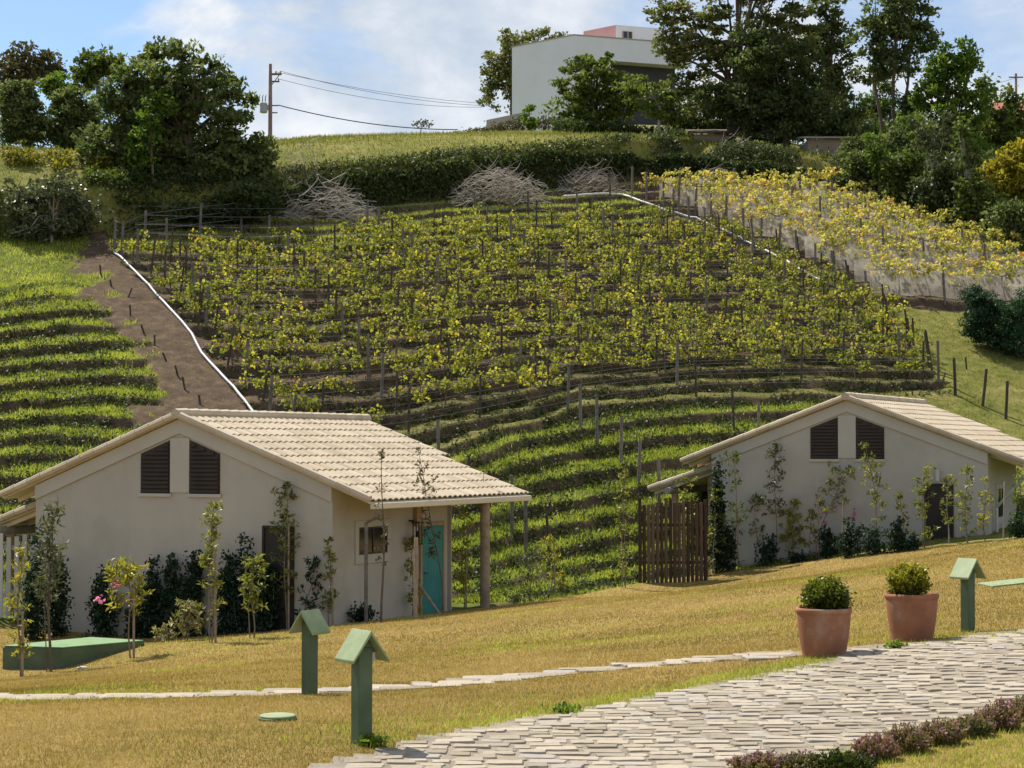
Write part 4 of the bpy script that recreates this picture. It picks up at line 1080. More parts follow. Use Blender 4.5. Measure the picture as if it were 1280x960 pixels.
# ------------------------------------------------------------------ trees
def tree(name, label, d, base_px, lobes, mat, nclump=120, per=28, leaf=.26, clump=.42, trunk_r=.22, limbs=16, bark='bark', stems=1, group=None, aspect=.6, shell=.42, base_y=None, cat='tree', flat=1.0, depth=1.0, extra=None, vshift=0):
    rg = np.random.default_rng(abs(hash(label)) % 1000 if False else sum(map(ord, label)) * 7 % 99991)
    bx_ = float(ray(base_px, 500)[0]) * d; bz = gz(bx_, d)
    t = thing(name, label, cat, (bx_, d, bz), 0, group)
    k = d / F; wts = np.array([l[2] * l[3] for l in lobes], float); wts /= wts.sum()
    cc, shade_ = [], []
    for i in range(nclump):
        l = lobes[rg.choice(len(lobes), p=wts)]
        v = rg.normal(size=3); v /= np.linalg.norm(v); v *= rg.random() ** shell
        dd = d + (l[4] if len(l) > 4 else 0)
        c0 = np.array(P(l[0], l[1], dd)); rx, rzz = l[2] * k, l[3] * k
        cc.append(c0 + v * np.array([rx, min(rx, 3.4) * .85 * depth, rzz]))
    cc = np.array(cc); g0 = Hf(cc[:, 0], cc[:, 1]); low = cc[:, 2] < g0 + .15
    cc[:, 2] = np.where(low, g0 + rg.uniform(.1, .5, len(cc)), cc[:, 2]); cc = cc - np.array([bx_, d, bz])
    cr = clump * rg.uniform(.55, 1.35, len(cc))
    n = per; c = np.repeat(cc, n, 0); off = rg.normal(size=(len(c), 3)); off /= np.linalg.norm(off, axis=1, keepdims=True)
    off *= (rg.random(len(c)) ** .45)[:, None] * np.repeat(cr, n)[:, None] * np.array([1.15, 1.15, .75 * flat]); c = c + off
    val = np.clip(vshift + np.repeat(rg.normal(.45, .16, len(cc)), n) + rg.normal(0, .16, len(c)), 0, 1)
    foliage('crown', c, leaf, M[mat], t, val, aspect=aspect, out_dir=unit(off + 1e-6), up=.25, seed=len(c))
    m = MB(); top = cc[np.argsort(cc[:, 2])]; mid = cc.mean(0)
    rr = random.Random(len(label)); zl = np.percentile(cc[:, 2], 12); zh = np.percentile(cc[:, 2], 80)
    for s in range(stems):
        ox, oy = (rr.uniform(-.5, .5), rr.uniform(-.4, .4)) if stems > 1 else (0, 0)
        tx = mid[0] * .7 + ox * 2.2; p = [Vector((ox, oy, -.4)), Vector((ox * 1.2 + mid[0] * .15, oy, zl * .5)), Vector((tx * .5 + ox, oy, zl)), Vector((tx, oy, (zl + zh) / 2)), Vector((tx * 1.1, oy, zh))]
        m.tube(p, [trunk_r * 1.25, trunk_r, trunk_r * .85, trunk_r * .5, trunk_r * .2], 9, jit=.05)
        for i in range(limbs // stems):
            e = Vector(cc[rr.randrange(len(cc))]); s0 = p[2].lerp(p[3], rr.uniform(-.2, 1)); md = s0.lerp(e, .55) + Vector((0, 0, .25))
            m.tube([s0, md, e], [trunk_r * .42, trunk_r * .25, .02], 5)
    m.build('trunk', M[bark], t)
    return t
tree('broadleaf_tree', 'huge dark dense broadleaf tree left of the utility pole', 83.5, 255,
     [(215,105,62,52),(180,150,48,62),(262,140,52,50),(240,215,70,52),(300,200,32,40),(195,68,24,22,.5),(262,88,24,20),(298,120,22,24),(318,190,24,26),(160,205,44,50),(285,245,48,34),(150,120,30,42),(226,60,14,12),(125,190,34,40),(170,110,30,34),(330,230,22,30)],
     'leaf_dark', 560, 60, .24, .40, .3, 40, vshift=.04)
tree('broadleaf_tree', 'bright green sapling crown in front of the huge dark tree', 81.5, 190, [(188,150,20,22),(182,172,22,16),(200,130,18,16),(172,190,14,14),(186,200,14,14)], 'leaf_light', 60, 26, .22, .3, .06, 8, vshift=-.12)
tree('round_tree', 'dome shaped clipped tree at the left edge of the field', 90, 34, [(24,142,30,36),(24,122,24,22),(28,160,28,24)], 'leaf_dark', 150, 46, .2, .34, .12, 16, 'bark_pale', vshift=.1)
tree('round_tree', 'dome shaped tree leaning against the huge dark tree', 90, 92, [(88,150,36,38),(94,132,28,24),(80,168,28,22)], 'leaf_dark', 150, 46, .2, .34, .12, 16, 'bark_pale', vshift=.14)
tree('broadleaf_tree', 'olive brown thin tree rising behind the left dome tree', 97, 36, [(30,82,40,26),(15,95,30,26),(60,88,20,20),(10,120,20,20)], 'leaf_brown', 110, 30, .25, .45, .15, 24, vshift=0)
tree('broadleaf_tree', 'small fresh green crown between the two dome trees', 94, 68, [(68,104,16,18),(66,118,12,14)], 'leaf_light', 40, 26, .22, .32, .06, 6, vshift=-.15)
tree('broadleaf_tree', 'mid green tree between the domes and the huge dark tree', 92, 120, [(118,85,28,20),(105,95,18,18),(140,80,22,20)], 'leaf_mid', 80, 30, .24, .38, .12, 12, vshift=-.05)
tree('silver_shrub', 'large loose silvery shrub at the left edge below the field', 78.5, 62, [(60,262,52,38),(28,258,34,40),(105,268,32,26),(75,235,30,20),(50,290,44,16)], 'leaf_silver', 170, 34, .17, .36, .07, 22, 'bark_pale', stems=3, cat='shrub')
tree('shrub', 'yellowish olive scrub bushes above the silvery shrub', 83, 55, [(20,225,30,18),(70,212,36,14),(120,230,24,12),(150,240,20,10)], 'leaf_gold', 70, 26, .17, .34, .04, 8, cat='shrub', vshift=-.35)
tree('shrub', 'pale green bush in front of the huge dark tree foot', 81, 160, [(165,252,34,14),(140,262,22,14),(120,285,26,12)], 'leaf_mid', 60, 30, .16, .34, .04, 8, cat='shrub')
tree('shrub', 'black green bush filling the bank foot under the huge tree', 81.5, 220, [(190,275,46,16),(240,272,44,18),(290,262,36,22),(320,250,28,24)], 'leaf_dark', 150, 40, .19, .38, .05, 8, cat='shrub', vshift=-.2)
tree('bare_tree', 'tiny thin bare tree on the crest, in the middle', 108, 525, [(525,155,14,9)], 'leaf_brown', 14, 6, .16, .25, .03, 12)
tree('broadleaf_tree', 'olive tree standing behind the left wall of the white house', 133, 640, [(650,58,44,22),(622,90,20,34),(690,46,20,12),(612,120,14,18),(640,100,24,40)], 'leaf_feather', 170, 34, .26, .45, .16, 20, vshift=.1)
tree('broadleaf_tree', 'glossy dense rounded tree in front of the white house', 113, 745, [(735,105,40,36),(715,135,34,32),(765,125,36,36),(745,78,26,18),(790,120,24,26),(740,150,44,20)], 'leaf_mid', 200, 44, .25, .42, .16, 20, vshift=-.05)
tree('broadleaf_tree', 'small pale trunked tree right of the glossy rounded tree', 108, 822, [(815,125,34,22),(835,135,26,20),(795,110,24,18),(845,115,16,16)], 'leaf_mid', 90, 32, .24, .38, .09, 14, 'bark_pale', stems=2, vshift=.12)
tree('feathery_tree', 'giant feathery layered tree reaching out of the top of the photo', 109, 915, [(832,18,28,20),(870,20,50,22),(930,-10,60,22),(845,55,34,20),(880,75,46,26),(930,55,54,40),(985,40,44,44),(865,115,36,26),(930,120,50,36),(1000,-15,40,20),(960,-50,70,30)], 'leaf_feather', 560, 44, .24, .48, .26, 46, flat=.55, vshift=.08)
tree('broadleaf_tree', 'black green tree filling the middle under the giant feathery tree', 106, 985, [(980,120,46,40),(1010,90,34,40),(1025,150,40,34),(960,150,50,30),(905,130,44,26),(950,70,40,36),(1060,165,30,24)], 'leaf_dark', 330, 44, .25, .48, .2, 26, vshift=-.15)
tree('broadleaf_tree', 'open dark tree with gaps of sky right of the giant feathery tree', 111, 1035, [(1040,40,28,36),(1050,85,28,32),(1030,5,28,26),(1060,140,26,26),(1015,60,26,30)], 'leaf_dark', 200, 32, .24, .40, .14, 30, vshift=.02)
tree('slender_tree', 'tall slender tree with several thin stems and a high dark crown', 100, 1118, [(1120,20,48,36),(1135,-25,42,30),(1092,45,28,26),(1150,48,24,22),(1118,80,34,20),(1090,92,20,14),(1140,130,26,14),(1120,190,26,20)], 'leaf_dark', 300, 38, .23, .4, .085, 24, 'bark', stems=4, vshift=.12)
tree('broadleaf_tree', 'light green tall tree right of the slender dark tree', 97, 1195, [(1188,92,36,30),(1165,112,26,30),(1198,70,26,18),(1180,150,46,36),(1215,130,30,32),(1150,165,30,30),(1200,195,46,30),(1180,235,40,30),(1225,225,34,30)], 'leaf_light', 360, 34, .23, .42, .13, 30, vshift=-.12)
tree('broadleaf_tree', 'dark mid height tree under the light green tall tree', 95, 1150, [(1150,190,42,44),(1110,205,36,40),(1180,220,38,36),(1075,200,32,32),(1130,240,40,24)], 'leaf_dark', 300, 38, .22, .4, .12, 16, vshift=.02)
tree('broadleaf_tree', 'bushy grey green tree below the red tiled roof', 100, 1250, [(1245,162,40,28),(1225,190,38,34),(1270,200,34,40),(1265,150,24,20),(1240,235,40,30),(1195,240,34,30),(1232,118,12,22),(1262,128,14,18)], 'leaf_mid', 300, 36, .24, .42, .12, 18, vshift=0)
tree('golden_tree', 'golden leaved tree at the right edge above the yellow vines', 88, 1275, [(1268,205,36,20),(1250,225,30,22),(1285,195,30,24),(1290,235,30,20)], 'leaf_gold', 150, 34, .22, .36, .1, 20)
tree('shrub', 'dark bushes filling the shaded hollow behind the yellow vines', 91, 1180, [(1060,232,40,18),(1120,245,44,26),(1170,265,40,32),(1220,285,36,36),(1270,300,36,42),(1240,255,40,26),(1090,225,34,20)], 'leaf_dark', 420, 40, .2, .42, .07, 16, cat='shrub', vshift=-.15)
tree('shrub', 'loose grey green shrubs along the shaded right bank', 90, 1120, [(1100,225,26,12),(1140,240,30,18),(1195,262,26,18),(1080,215,22,10)], 'leaf_silver', 80, 26, .17, .34, .04, 12, cat='shrub', vshift=-.1)
tree('conifer_shrub', 'dense dark green conifer shrub at the right edge of the slope', hit(1238, 436, 56).y, 1235, [(1228,392,28,34),(1222,372,18,18),(1250,408,34,32),(1240,432,22,12),(1215,405,14,22)], 'leaf_conifer', 230, 44, .13, .24, .06, 6, aspect=.35, cat='shrub')
tree('conifer_shrub', 'lower conifer shrub running out of the right edge', hit(1272, 448, 56).y, 1275, [(1272,418,26,26),(1290,400,30,44),(1265,385,24,16),(1275,440,24,12)], 'leaf_conifer', 160, 44, .13, .24, .06, 6, aspect=.35, cat='shrub', vshift=.1)
for px, py, w_, lab in ((1090,258,30,'leftmost dark bush in the hollow above the yellow vines'),(1135,268,32,'second dark bush in the hollow above the yellow vines, right of the leftmost'),(1180,284,34,'broad dark bush in the middle of the hollow above the yellow vines'),(1225,305,34,'dark bush under the golden tree above the yellow vines'),(1268,328,34,'dark bush at the right edge under the golden tree')):
    tree('shrub', lab, hit(px, py, 60).y, px, [(px, py - 14, w_, 16), (px + 16, py - 34, w_ * .8, 22), (px - 14, py - 30, w_ * .6, 22), (px + 6, py - 58, w_ * .5, 26), (px - 20, py - 55, w_ * .3, 24)], 'leaf_mid' if px % 2 else 'leaf_dark', 120, 30, .21, .52, .06, 14, cat='shrub', vshift=-.06, depth=.5, shell=.8)
for px, py, lb, lobes_, mt in ((1165,282,'airy young tree with loose pale leaves in the hollow at the right',[(1160,180,18,24),(1176,212,22,22),(1150,238,20,18),(1186,158,13,18),(1168,250,22,16)],'leaf_silver'),
        (1212,298,'slim upright green tree left of the golden tree',[(1210,200,18,24),(1222,235,20,22),(1204,165,12,20),(1214,262,20,16)],'leaf_mid'),(1100,262,'airy small tree at the foot of the slender dark tree',[(1098,200,16,20),(1108,226,18,18),(1090,180,10,14)],'leaf_light')):
    tree('broadleaf_tree', lb, hit(px, py, 60).y - .4, px, lobes_, mt, 70, 22, .19, .36, .05, 22, 'bark_pale', shell=.75, depth=.7, vshift=-.05)
# clipped hedge before the white house and undergrowth along the bank lip
def hedge(name, label, pts, d, h_px, mat, dens, leaf=.17, cat='hedge', vs=0):
    pp_ = [P(a, b, d) for a, b in pts]; c0 = Vector(pp_[0]); c0.z = gz(c0.x, c0.y); c = []
    for p, q in zip(pp_[:-1], pp_[1:]):
        L_ = abs(q[0] - p[0]); n = int(L_ * dens)
        t_ = RNG.random(n); X = p[0] + (q[0]-p[0]) * t_; Zt = p[2] + (q[2]-p[2]) * t_
        g0 = Hf(X, np.full(n, d)); c.append(np.stack([X, d + RNG.normal(0, .4, n), g0 + (Zt - g0) * RNG.random(n) ** .6 + RNG.normal(0, .1, n)], -1))
    c = np.concatenate(c) - np.array(c0); t = thing(name, label, cat, c0)
    foliage('foliage', c, leaf, M[mat], t, clampn(.4 + vs + RNG.normal(0, .2, len(c))))
    for i in range(0, len(c), max(1, len(c) // 14)):
        m = MB(); m.tube([(c[i][0], 0, gz(c[i][0] + c0.x, d) - c0.z - .2), (c[i][0] + .1, .1, gz(c[i][0] + c0.x, d) - c0.z + .5)], [.05, .03], 5); m.build('stem', M['bark'], t)
hedge('hedge', 'brownish green clipped hedge below the white house', [(562,169),(600,163),(645,150),(690,148)], 117, 0, 'leaf_brown', 330, .17)
hedge('hedge', 'dark thicket under the trees right of the hedge', [(690,150),(740,152),(800,160),(850,165),(880,178)], 111, 0, 'leaf_dark', 300, .2, vs=-.1)
tree('shrub', 'young upright yellow green shrub before the white house hedge', 115, 662, [(662,140,8,16),(662,155,10,10)], 'leaf_light', 24, 22, .2, .25, .03, 4, cat='shrub', vshift=-.15)
hedge('hedge', 'dark thicket under the two dome trees at the left', [(-60,145),(0,150),(60,155),(110,140),(150,135),(210,150)], 96.5, 0, 'leaf_dark', 420, .2, vs=-.15)
hedge('hedge', 'dark far thicket behind the sheds and the giant tree', [(860,160),(950,158),(1040,150),(1120,150),(1200,155),(1290,150)], 119, 0, 'leaf_dark', 330, .24, vs=-.1)
# overgrown dark hedge standing against the earth bank
def bank_hedge(name, label, pts, mat='leaf_dark', dens=560, vs=-.34):
    seg = []
    for px, pb, ptp in pts:
        b_ = hit(px, pb, 60); seg.append((b_.x, b_.y - .15, b_.z, (HOR - ptp) / F * b_.y - b_.z))
    c0 = Vector(seg[0][:3]); t = thing(name, label, 'hedge', c0); c = []; m = MB()
    for p, q in zip(seg[:-1], seg[1:]):
        L_ = math.hypot(q[0] - p[0], q[1] - p[1]); n = int(L_ * dens); s = RNG.random(n)[:, None]; e = np.array(p) * (1 - s) + np.array(q) * s
        X = e[:, 0]; lump = .72 + .5 * noise2(X, e[:, 1], .8, 51); z = RNG.random(n) ** .75 * lump
        c.append(np.stack([X + RNG.normal(0, .06, n), e[:, 1] + RNG.normal(0, .22, n) - .1 * (1 - z), e[:, 2] + e[:, 3] * z], -1))
        for i in range(int(L_ / .9)):
            f_ = (i + .5) / (L_ / .9); e_ = [a_ * (1 - f_) + b2 * f_ for a_, b2 in zip(p, q)]
            m = MB(); m.tube([(e_[0] - c0.x, e_[1] - c0.y, e_[2] - c0.z - .2), (e_[0] - c0.x + random.uniform(-.1, .1), e_[1] - c0.y, e_[2] - c0.z + e_[3] * .8)], [.05, .025], 5); m.build('stem', M['bark'], t)
    c = np.concatenate(c) - np.array(c0)
    foliage('foliage', c, .17, M[mat], t, clampn(.42 + vs + .18 * sstep(.6, 1.0, RNG.random(len(c))) + RNG.normal(0, .15, len(c))))
bank_hedge('hedge', 'dark overgrown hedge on the bank behind the left and middle brush piles', [(352,268,232),(400,262,224),(450,254,211),(500,248,203),(545,244,199),(590,240,197)])
bank_hedge('hedge', 'dark overgrown hedge on the bank behind the small brown brush pile', [(600,238,196),(660,232,193),(720,227,192),(775,221,190),(818,219,193)])
bank_hedge('hedge', 'dark hedge falling away to the right behind the yellow vines', [(824,219,190),(870,220,194),(920,226,200),(970,236,206),(1010,242,212),(1060,254,222),(1100,266,232),(1150,284,248)], vs=-.42)
tree('broadleaf_tree', 'dark tree behind the crates and the grey shelter', 116, 890, [(885,140,40,30),(930,150,40,28),(855,155,26,22),(960,110,40,40),(1000,150,40,34)], 'leaf_dark', 190, 40, .26, .5, .16, 14, vshift=-.15)
tree('broadleaf_tree', 'mid green tree standing far behind the beige shed', 122, 1065, [(1060,150,40,34),(1090,170,36,26),(1030,120,30,30),(1100,130,24,30)], 'leaf_mid', 170, 36, .26, .48, .16, 14, vshift=-.1)
tree('broadleaf_tree', 'yellowish green tree far behind the light green tall tree', 120, 1160, [(1140,175,36,30),(1180,190,40,28),(1220,170,34,26),(1110,165,26,22)], 'leaf_light', 170, 34, .26, .46, .14, 14, vshift=-.15)

# ------------------------------------------------------------------ buildings and poles on the crest
def poly_prism(mb, pts, z0, z1):
    n = len(pts); mb.add([(p[0], p[1], z0) for p in pts] + [(p[0], p[1], z1) for p in pts], [tuple(range(n-1, -1, -1)), tuple(range(n, 2*n))] + [(i, (i+1) % n, n+(i+1) % n, n+i) for i in range(n)])
k0 = Vector((4.06, 125, 0)); ld = Vector((-.725, .69, 0)); rd = Vector((.94, .34, 0))
zt_ = P(718, 44, 125)[2]; zm_ = P(772, 77, 126.2)[2]; zb_ = P(641, 137, 128.8)[2]
wh = thing('modern_house', 'white flat roofed modern house on the crest with a pink upper storey', 'house', (k0.x, k0.y, zb_ - 2))
off = Vector((k0.x, k0.y, zb_ - 2))
def lp(v, z=0): q = v - off; return (q.x, q.y)
m = MB(); A, Bq = k0, k0 + ld * 5.6; Cq = k0 + rd * 8.5; 
poly_prism(m, [lp(A), lp(Cq), lp(Cq + ld * 5.6), lp(Bq)], zm_ - off.z, zt_ - off.z)
poly_prism(m, [lp(A), lp(A + rd * 2.6), lp(A + rd * 2.6 + ld * 5.6), lp(Bq)], -1.5, zm_ - off.z - .003)
m.build('wall', M['white_wall'], wh)
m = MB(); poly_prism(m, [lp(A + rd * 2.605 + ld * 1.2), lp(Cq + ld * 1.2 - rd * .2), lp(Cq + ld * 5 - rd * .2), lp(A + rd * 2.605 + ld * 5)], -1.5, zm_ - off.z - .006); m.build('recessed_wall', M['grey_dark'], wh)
m = MB(); poly_prism(m, [lp(A - rd*.05 - ld*.05), lp(Cq - ld * .05), lp(Cq + ld * 5.65), lp(Bq + ld * .05 - rd * .05)], zt_ - off.z + .003, zt_ - off.z + .07); m.build('coping', M['concrete'], wh)
u0 = Vector(P(770, 31, 128.5)); u0.z = 0; zu = P(770, 31, 128.5)[2]
m = MB(); poly_prism(m, [lp(u0), lp(u0 + rd * 4.2), lp(u0 + rd * 4.2 + ld * 2.9), lp(u0 + ld * 2.9)], zt_ - off.z + .075, zu - off.z); up_ = m.build('upper_storey', M['white_wall'], wh)
m = MB(); poly_prism(m, [lp(u0 - rd * .03 + ld * .02), lp(u0 - rd * .004 + ld * .02), lp(u0 - rd * .004 + ld * 2.88), lp(u0 - rd * .03 + ld * 2.88)], zt_ - off.z + .075, zu - off.z - .02); m.build('pink_cladding', M['pink_wall'], up_)
wv0, wv1 = u0 + rd * .45, u0 + rd * 1.2; nn = Vector((rd.y, -rd.x, 0)) * .04
m = MB(); poly_prism(m, [lp(wv0), lp(wv0 + nn), lp(wv1 + nn), lp(wv1)], zu - off.z - .95, zu - off.z - .4); wq = m.build('window', M['glass'], wh)
m = MB(); mid_ = wv0.lerp(wv1, .5)
for q in (wv0, mid_, wv1 - rd * .05): poly_prism(m, [lp(q + nn * 1.05), lp(q + nn * 1.6), lp(q + nn * 1.6 + rd * .05), lp(q + nn * 1.05 + rd * .05)], zu - off.z - .97, zu - off.z - .38)
m.build('frame', M['cream_wood'], wq)
# terrace wall at the foot of the white house
a0, a1 = Vector(P(608, 150, 121)), Vector(P(656, 140, 121)); m = MB()
vs = [(a0.x, 121, a0.z), (a1.x, 121, a1.z), (a1.x, 124, a1.z + .2), (a0.x, 124, a0.z + .2)]
m.add(vs + [(v[0], v[1], v[2] - 2.5) for v in vs], [(0,1,2,3)] + [(i, 4+i, 4+(i+1) % 4, (i+1) % 4) for i in range(4)] + [(7,6,5,4)])
tag(m.build('terrace_wall', M['concrete']), 'low sloping pale concrete wall at the left foot of the white house', 'wall')
# small buildings under the trees
def shed(label, px0, px1, pyt, pyb, d, wall, roof, depth=3.0, over=.3, slope=.5, door=None):
    a, b2 = P(px0, pyb, d), P(px1, pyb, d); zt2 = P(px0, pyt, d)[2]; w = b2[0] - a[0]; h = zt2 - a[2]
    t = thing('shed', label, 'shed', a); m = MB(); m.box(0, w, 0, depth, -1.5, h); m.build('wall', M[wall], t)
    m = MB(); vs = [(-over, -over, h + .003), (w + over, -over, h + .003), (w + over, depth, h + slope), (-over, depth, h + slope)]
    m.add(vs + [(v[0], v[1], v[2] + .1) for v in vs], [(3,2,1,0),(4,5,6,7)] + [(i, (i+1) % 4, 4+(i+1) % 4, 4+i) for i in range(4)]); m.build('roof', M[roof], t)
    if door:
        m = MB(); m.box(door * w, door * w + .9, -.03, -.003, 0, min(1.9, h * .9)); m.build('door', M['bark'], t)
shed('low beige shed with a dark doorway under the trees at the right', 1010, 1112, 174, 202, 103, 'beige_wall', 'beige_wall', door=.78)
shed('grey roofed low shelter left of the crate stacks', 868, 908, 168, 186, 108, 'beige_wall', 'bark', 2.5, .3, .6)
shed('pale small outbuilding seen between trunks behind the crates', 905, 935, 145, 178, 118, 'white_wall', 'concrete')
def crates(px, py, n, label, d):
    b = Vector(P(px, py, d)); b.z = gz(b.x, b.y)
    t = thing('pallet_stack', label, 'pallets', b, random.uniform(-.4, .4))
    for i in range(n):
        z = i * .42; m = MB(); a = random.random()
        for sx in (-.5, .44): 
            for sy in (-.4, .34): m.box(sx, sx + .06, sy, sy + .06, z, z + .38, a)
        for q in range(3):
            zz = z + .03 + q * .12
            m.box(-.52, .52, -.43, -.405, zz, zz + .07, a + .1); m.box(-.52, .52, .405, .43, zz, zz + .07, a)
            m.box(-.535, -.522, -.4, .4, zz, zz + .07, a); m.box(.522, .535, -.4, .4, zz, zz + .07, a)
        m.build('crate', M['crate'], t)
crates(918, 190, 3, 'taller stack of brown wooden crates on the bank under the giant tree', 101)
crates(928, 190, 2, 'short stack of brown wooden crates behind the taller stack', 102.3)
crates(953, 197, 3, 'rightmost stack of brown wooden crates by the tree trunk', 100.5)
# house with a red roof at the right edge
b = P(1238, 150, 122); t = thing('red_roof_house', 'house with red tiled roofs at the right edge behind the trees', 'house', (b[0], b[1], gz(b[0], b[1])))
z0 = b[2] - gz(b[0], b[1]); m = MB(); m.box(.4, 7, .4, 6, -.5, z0 + .4); m.build('wall', M['beige_wall'], t)
m = MB(); m.add([(-.1, 0, z0), (7.5, 0, z0), (7.5, 3.2, z0 + 1.75), (.9, 3.2, z0 + 1.75), (7.5, 6.4, z0), (-.1, 6.4, z0)] , [(0,1,2,3),(3,2,4,5)]); m.add([(-.1, 0, z0-.1), (7.5, 0, z0-.1), (7.5, 6.4, z0-.1), (-.1, 6.4, z0-.1)], [(3,2,1,0)]); m.build('roof', M['red_tile'], t)
# utility poles and lines
def upole(px, d, py_top, label, full=False, lean_=0):
    x = float(ray(px, 100)[0]) * d; zb = gz(x, d); zt2 = P(px, py_top, d)[2]; h = zt2 - zb
    t = thing('utility_pole', label, 'utility pole', (x, d, zb)); m = MB()
    m.tube([(0,0,-.5), (0,0,h*.5), (0,0,h)], [.125, .11, .085] if full else [.1,.09,.08], 10); m.build('pole', M['pole'], t)
    m = MB(); m.box(-.06, .06, -.06, .06, h - .35, h - .25)
    if full:
        m.box(.02, .62, -.05, .05, h - .62, h - .52); m.box(.02, .5, -.04, .04, h - 1.02, h - .94); m.tube([(.05, 0, h - 1.2), (.5, 0, h - .6)], .025, 6)
    else: m.box(-.5, .5, -.04, .04, h - .3, h - .22)
    m.build('crossarm', M['bark'], t)
    if full:
        for (ix, iz) in ((.55, -.52), (.3, -.52), (.45, -.94)):
            m = MB(); m.lathe([(.02, 0), (.05, .03), (.03, .06), (.055, .09), (.03, .13), (.01, .15)], 10, (ix, 0, h + iz)); m.build('insulator', M['insul'], t)
        m = MB(); m.lathe([(.17, 0), (.21, .05), (.21, .5), (.18, .56), (.05, .58)], 18, (-.36, -.1, h - 2.75)); m.box(-.2, -.08, -.14, -.06, h - 2.6, h - 2.3)
        m.build('transformer', M['insul'], t)
        m = MB()
        for q in (-.6, -.42, -.26): m.tube([(q, -.1, h - 2.12), (q, -.1, h - 1.85), (q + .05, -.1, h - 1.72)], [.035, .03, .012], 8)
        m.build('bushing', M['insul'], t)
        m = MB(); m.box(-.08, .45, -.03, .03, h - 2.35, h - 2.29); m.box(.1, .4, -.03, .03, h - 2.75, h - 2.69); m.build('bracket', M['bark'], t)
    return Vector((x, d, zb + h))
pt = upole(338, 106, 80, 'red brown utility pole with a transformer beside the huge dark tree', True)
upole(1270, 135, 92, 'thin dark utility pole behind the red roof at the right edge')
upole(1092, 130, 88, 'thin utility pole seen behind the tall slender tree')
def line(label, p, q, sag, r, mat='wire', name='power_line'):
    p, q = Vector(p), Vector(q); m = MB(); m.tube([p.lerp(q, i / 16) - Vector((0, 0, sag * 4 * (i/16) * (1 - i/16))) for i in range(17)], r, 5)
    tag(m.build(name, M[mat]), label, 'power line')
line('highest thin power line from the pole top toward the white house', pt + Vector((.55, 0, -.4)), P(604, 132, 128), .35, .014)
line('second thin power line just under the highest one', pt + Vector((.3, .1, -.42)), P(603, 129, 129), .25, .013)
line('lowest of the three thin power lines leaving the crossarm', pt + Vector((.45, -.1, -.85)), P(602, 134, 127), .42, .013)
line('thick black cable sagging from the pole down to the hedge', pt + Vector((.45, 0, -2.3)), P(572, 162, 117), .35, .030, 'cable')
line('short cable running left from the transformer into the huge dark tree', pt + Vector((-.4, 0, -2.3)), P(298, 122, 104), .1, .02, 'cable')
line('thin line at the right edge running to the dark pole behind the red roof', P(1270, 97, 135), P(1228, 106, 132), .1, .014)

# ------------------------------------------------------------------ young plants along the lawn edge
SAPN = [0]
def sapling(px, pb, ptop, hw, label, mat='leaf_sap', n=150, bare=.12, taper=.5, bend=0, stake=0, twin=False, leaf=.10, mat_stem='stem', flowers=None, narrow=False, name='young_tree', group=None, stem_r=.017, up=.5, bias=1.0, gap=.25):
    SAPN[0] += 1; rg = np.random.default_rng(900 + SAPN[0]); b = foot(px, pb, gap)
    h = top_h(b, ptop); w = hw * b.y / F
    t = thing(name, label, 'young tree' if name == 'young_tree' else 'shrub', b)
    bx_ = bend * b.y / F
    def axis(s): return np.array([bx_ * s ** 1.6 + .03 * math.sin(s * 7 + SAPN[0]), .02 * math.sin(s * 9), h * s])
    m = MB(); m.tube([tuple(axis(s) - (np.array([0, 0, .1]) if s == 0 else 0)) for s in np.linspace(0, 1, 9)], list(np.linspace(stem_r, .005, 9)), 6)
    if twin: m.tube([(-.05, .03, -.1), tuple(axis(.4) + np.array([-.07, .02, 0])), tuple(axis(.8) + np.array([-.04, 0, 0]))], [.011, .009, .004], 5)
    n = int(n * 1.9); leaf = leaf * 1.14; nw = max(6, int(n / 9)); cc = []
    for i in range(nw):
        s = bare + (1 - bare) * (rg.random() ** bias); r = w * (1 - taper * s) * rg.uniform(.25, 1.05); q = rg.uniform(0, 6.28)
        tip = axis(s) + np.array([r * math.cos(q), r * math.sin(q), r * .35]); cc.append(tip)
        m.tube([tuple(axis(max(0, s - .03))), tuple(tip)], [.005, .003], 4)
    cc += [axis(1.0)] * 2; cc = np.array(cc)
    m.build('stem', M[mat_stem], t)
    c = np.repeat(cc, 9, 0); o = rg.normal(size=c.shape); o = unit(o); c = c + o * leaf * .62
    val = clampn(.45 + np.repeat(rg.normal(0, .16, len(cc)), 9) + rg.normal(0, .2, len(c)))
    foliage('foliage', c, leaf, M[mat], t, val, out_dir=o * 1.6, aspect=.34 if not narrow else .18, up=up, seed=SAPN[0])
    if flowers:
        fc = []
        for fx, fy in flowers:
            p0 = np.array(P(fx, fy, b.y)) - np.array(b); fc.append(p0 + rg.normal(size=(9, 3)) * .035)
        foliage('blossom', np.concatenate(fc), .085, M['flower'], t, aspect=.8)
    if stake:
        sh = top_h(b, stake); m = MB(); m.tube([(.07, -.05, -.15), (.06, -.05, sh)], .021, 7); o2 = m.build('stake', M['stake'], t)
        m = MB(); m.tube([(.075, -.075, sh * .8), (-.03, -.03, sh * .8), (-.03, .03, sh * .8), (.08, -.02, sh * .8)], .007, 5); m.build('tie', M['slat_white'], o2)
    return t
def stick(px, pb, ptop, label, dx=0, r=.022, mat='stake'):
    b = foot(px, pb, .3); h = top_h(b, ptop); m = MB(); m.tube([(0,0,-.15), (dx * b.y / F, 0, h)], r, 8); return tag(m.build('wooden_stake', M[mat], None, loc=b), label, 'stake')
S = sapling
S(24,846,690,13,'leftmost sapling of sparse yellowish leaves tied to a thick stake','leaf_sapy',110,.1,.2,stake=765,stem_r=.022)
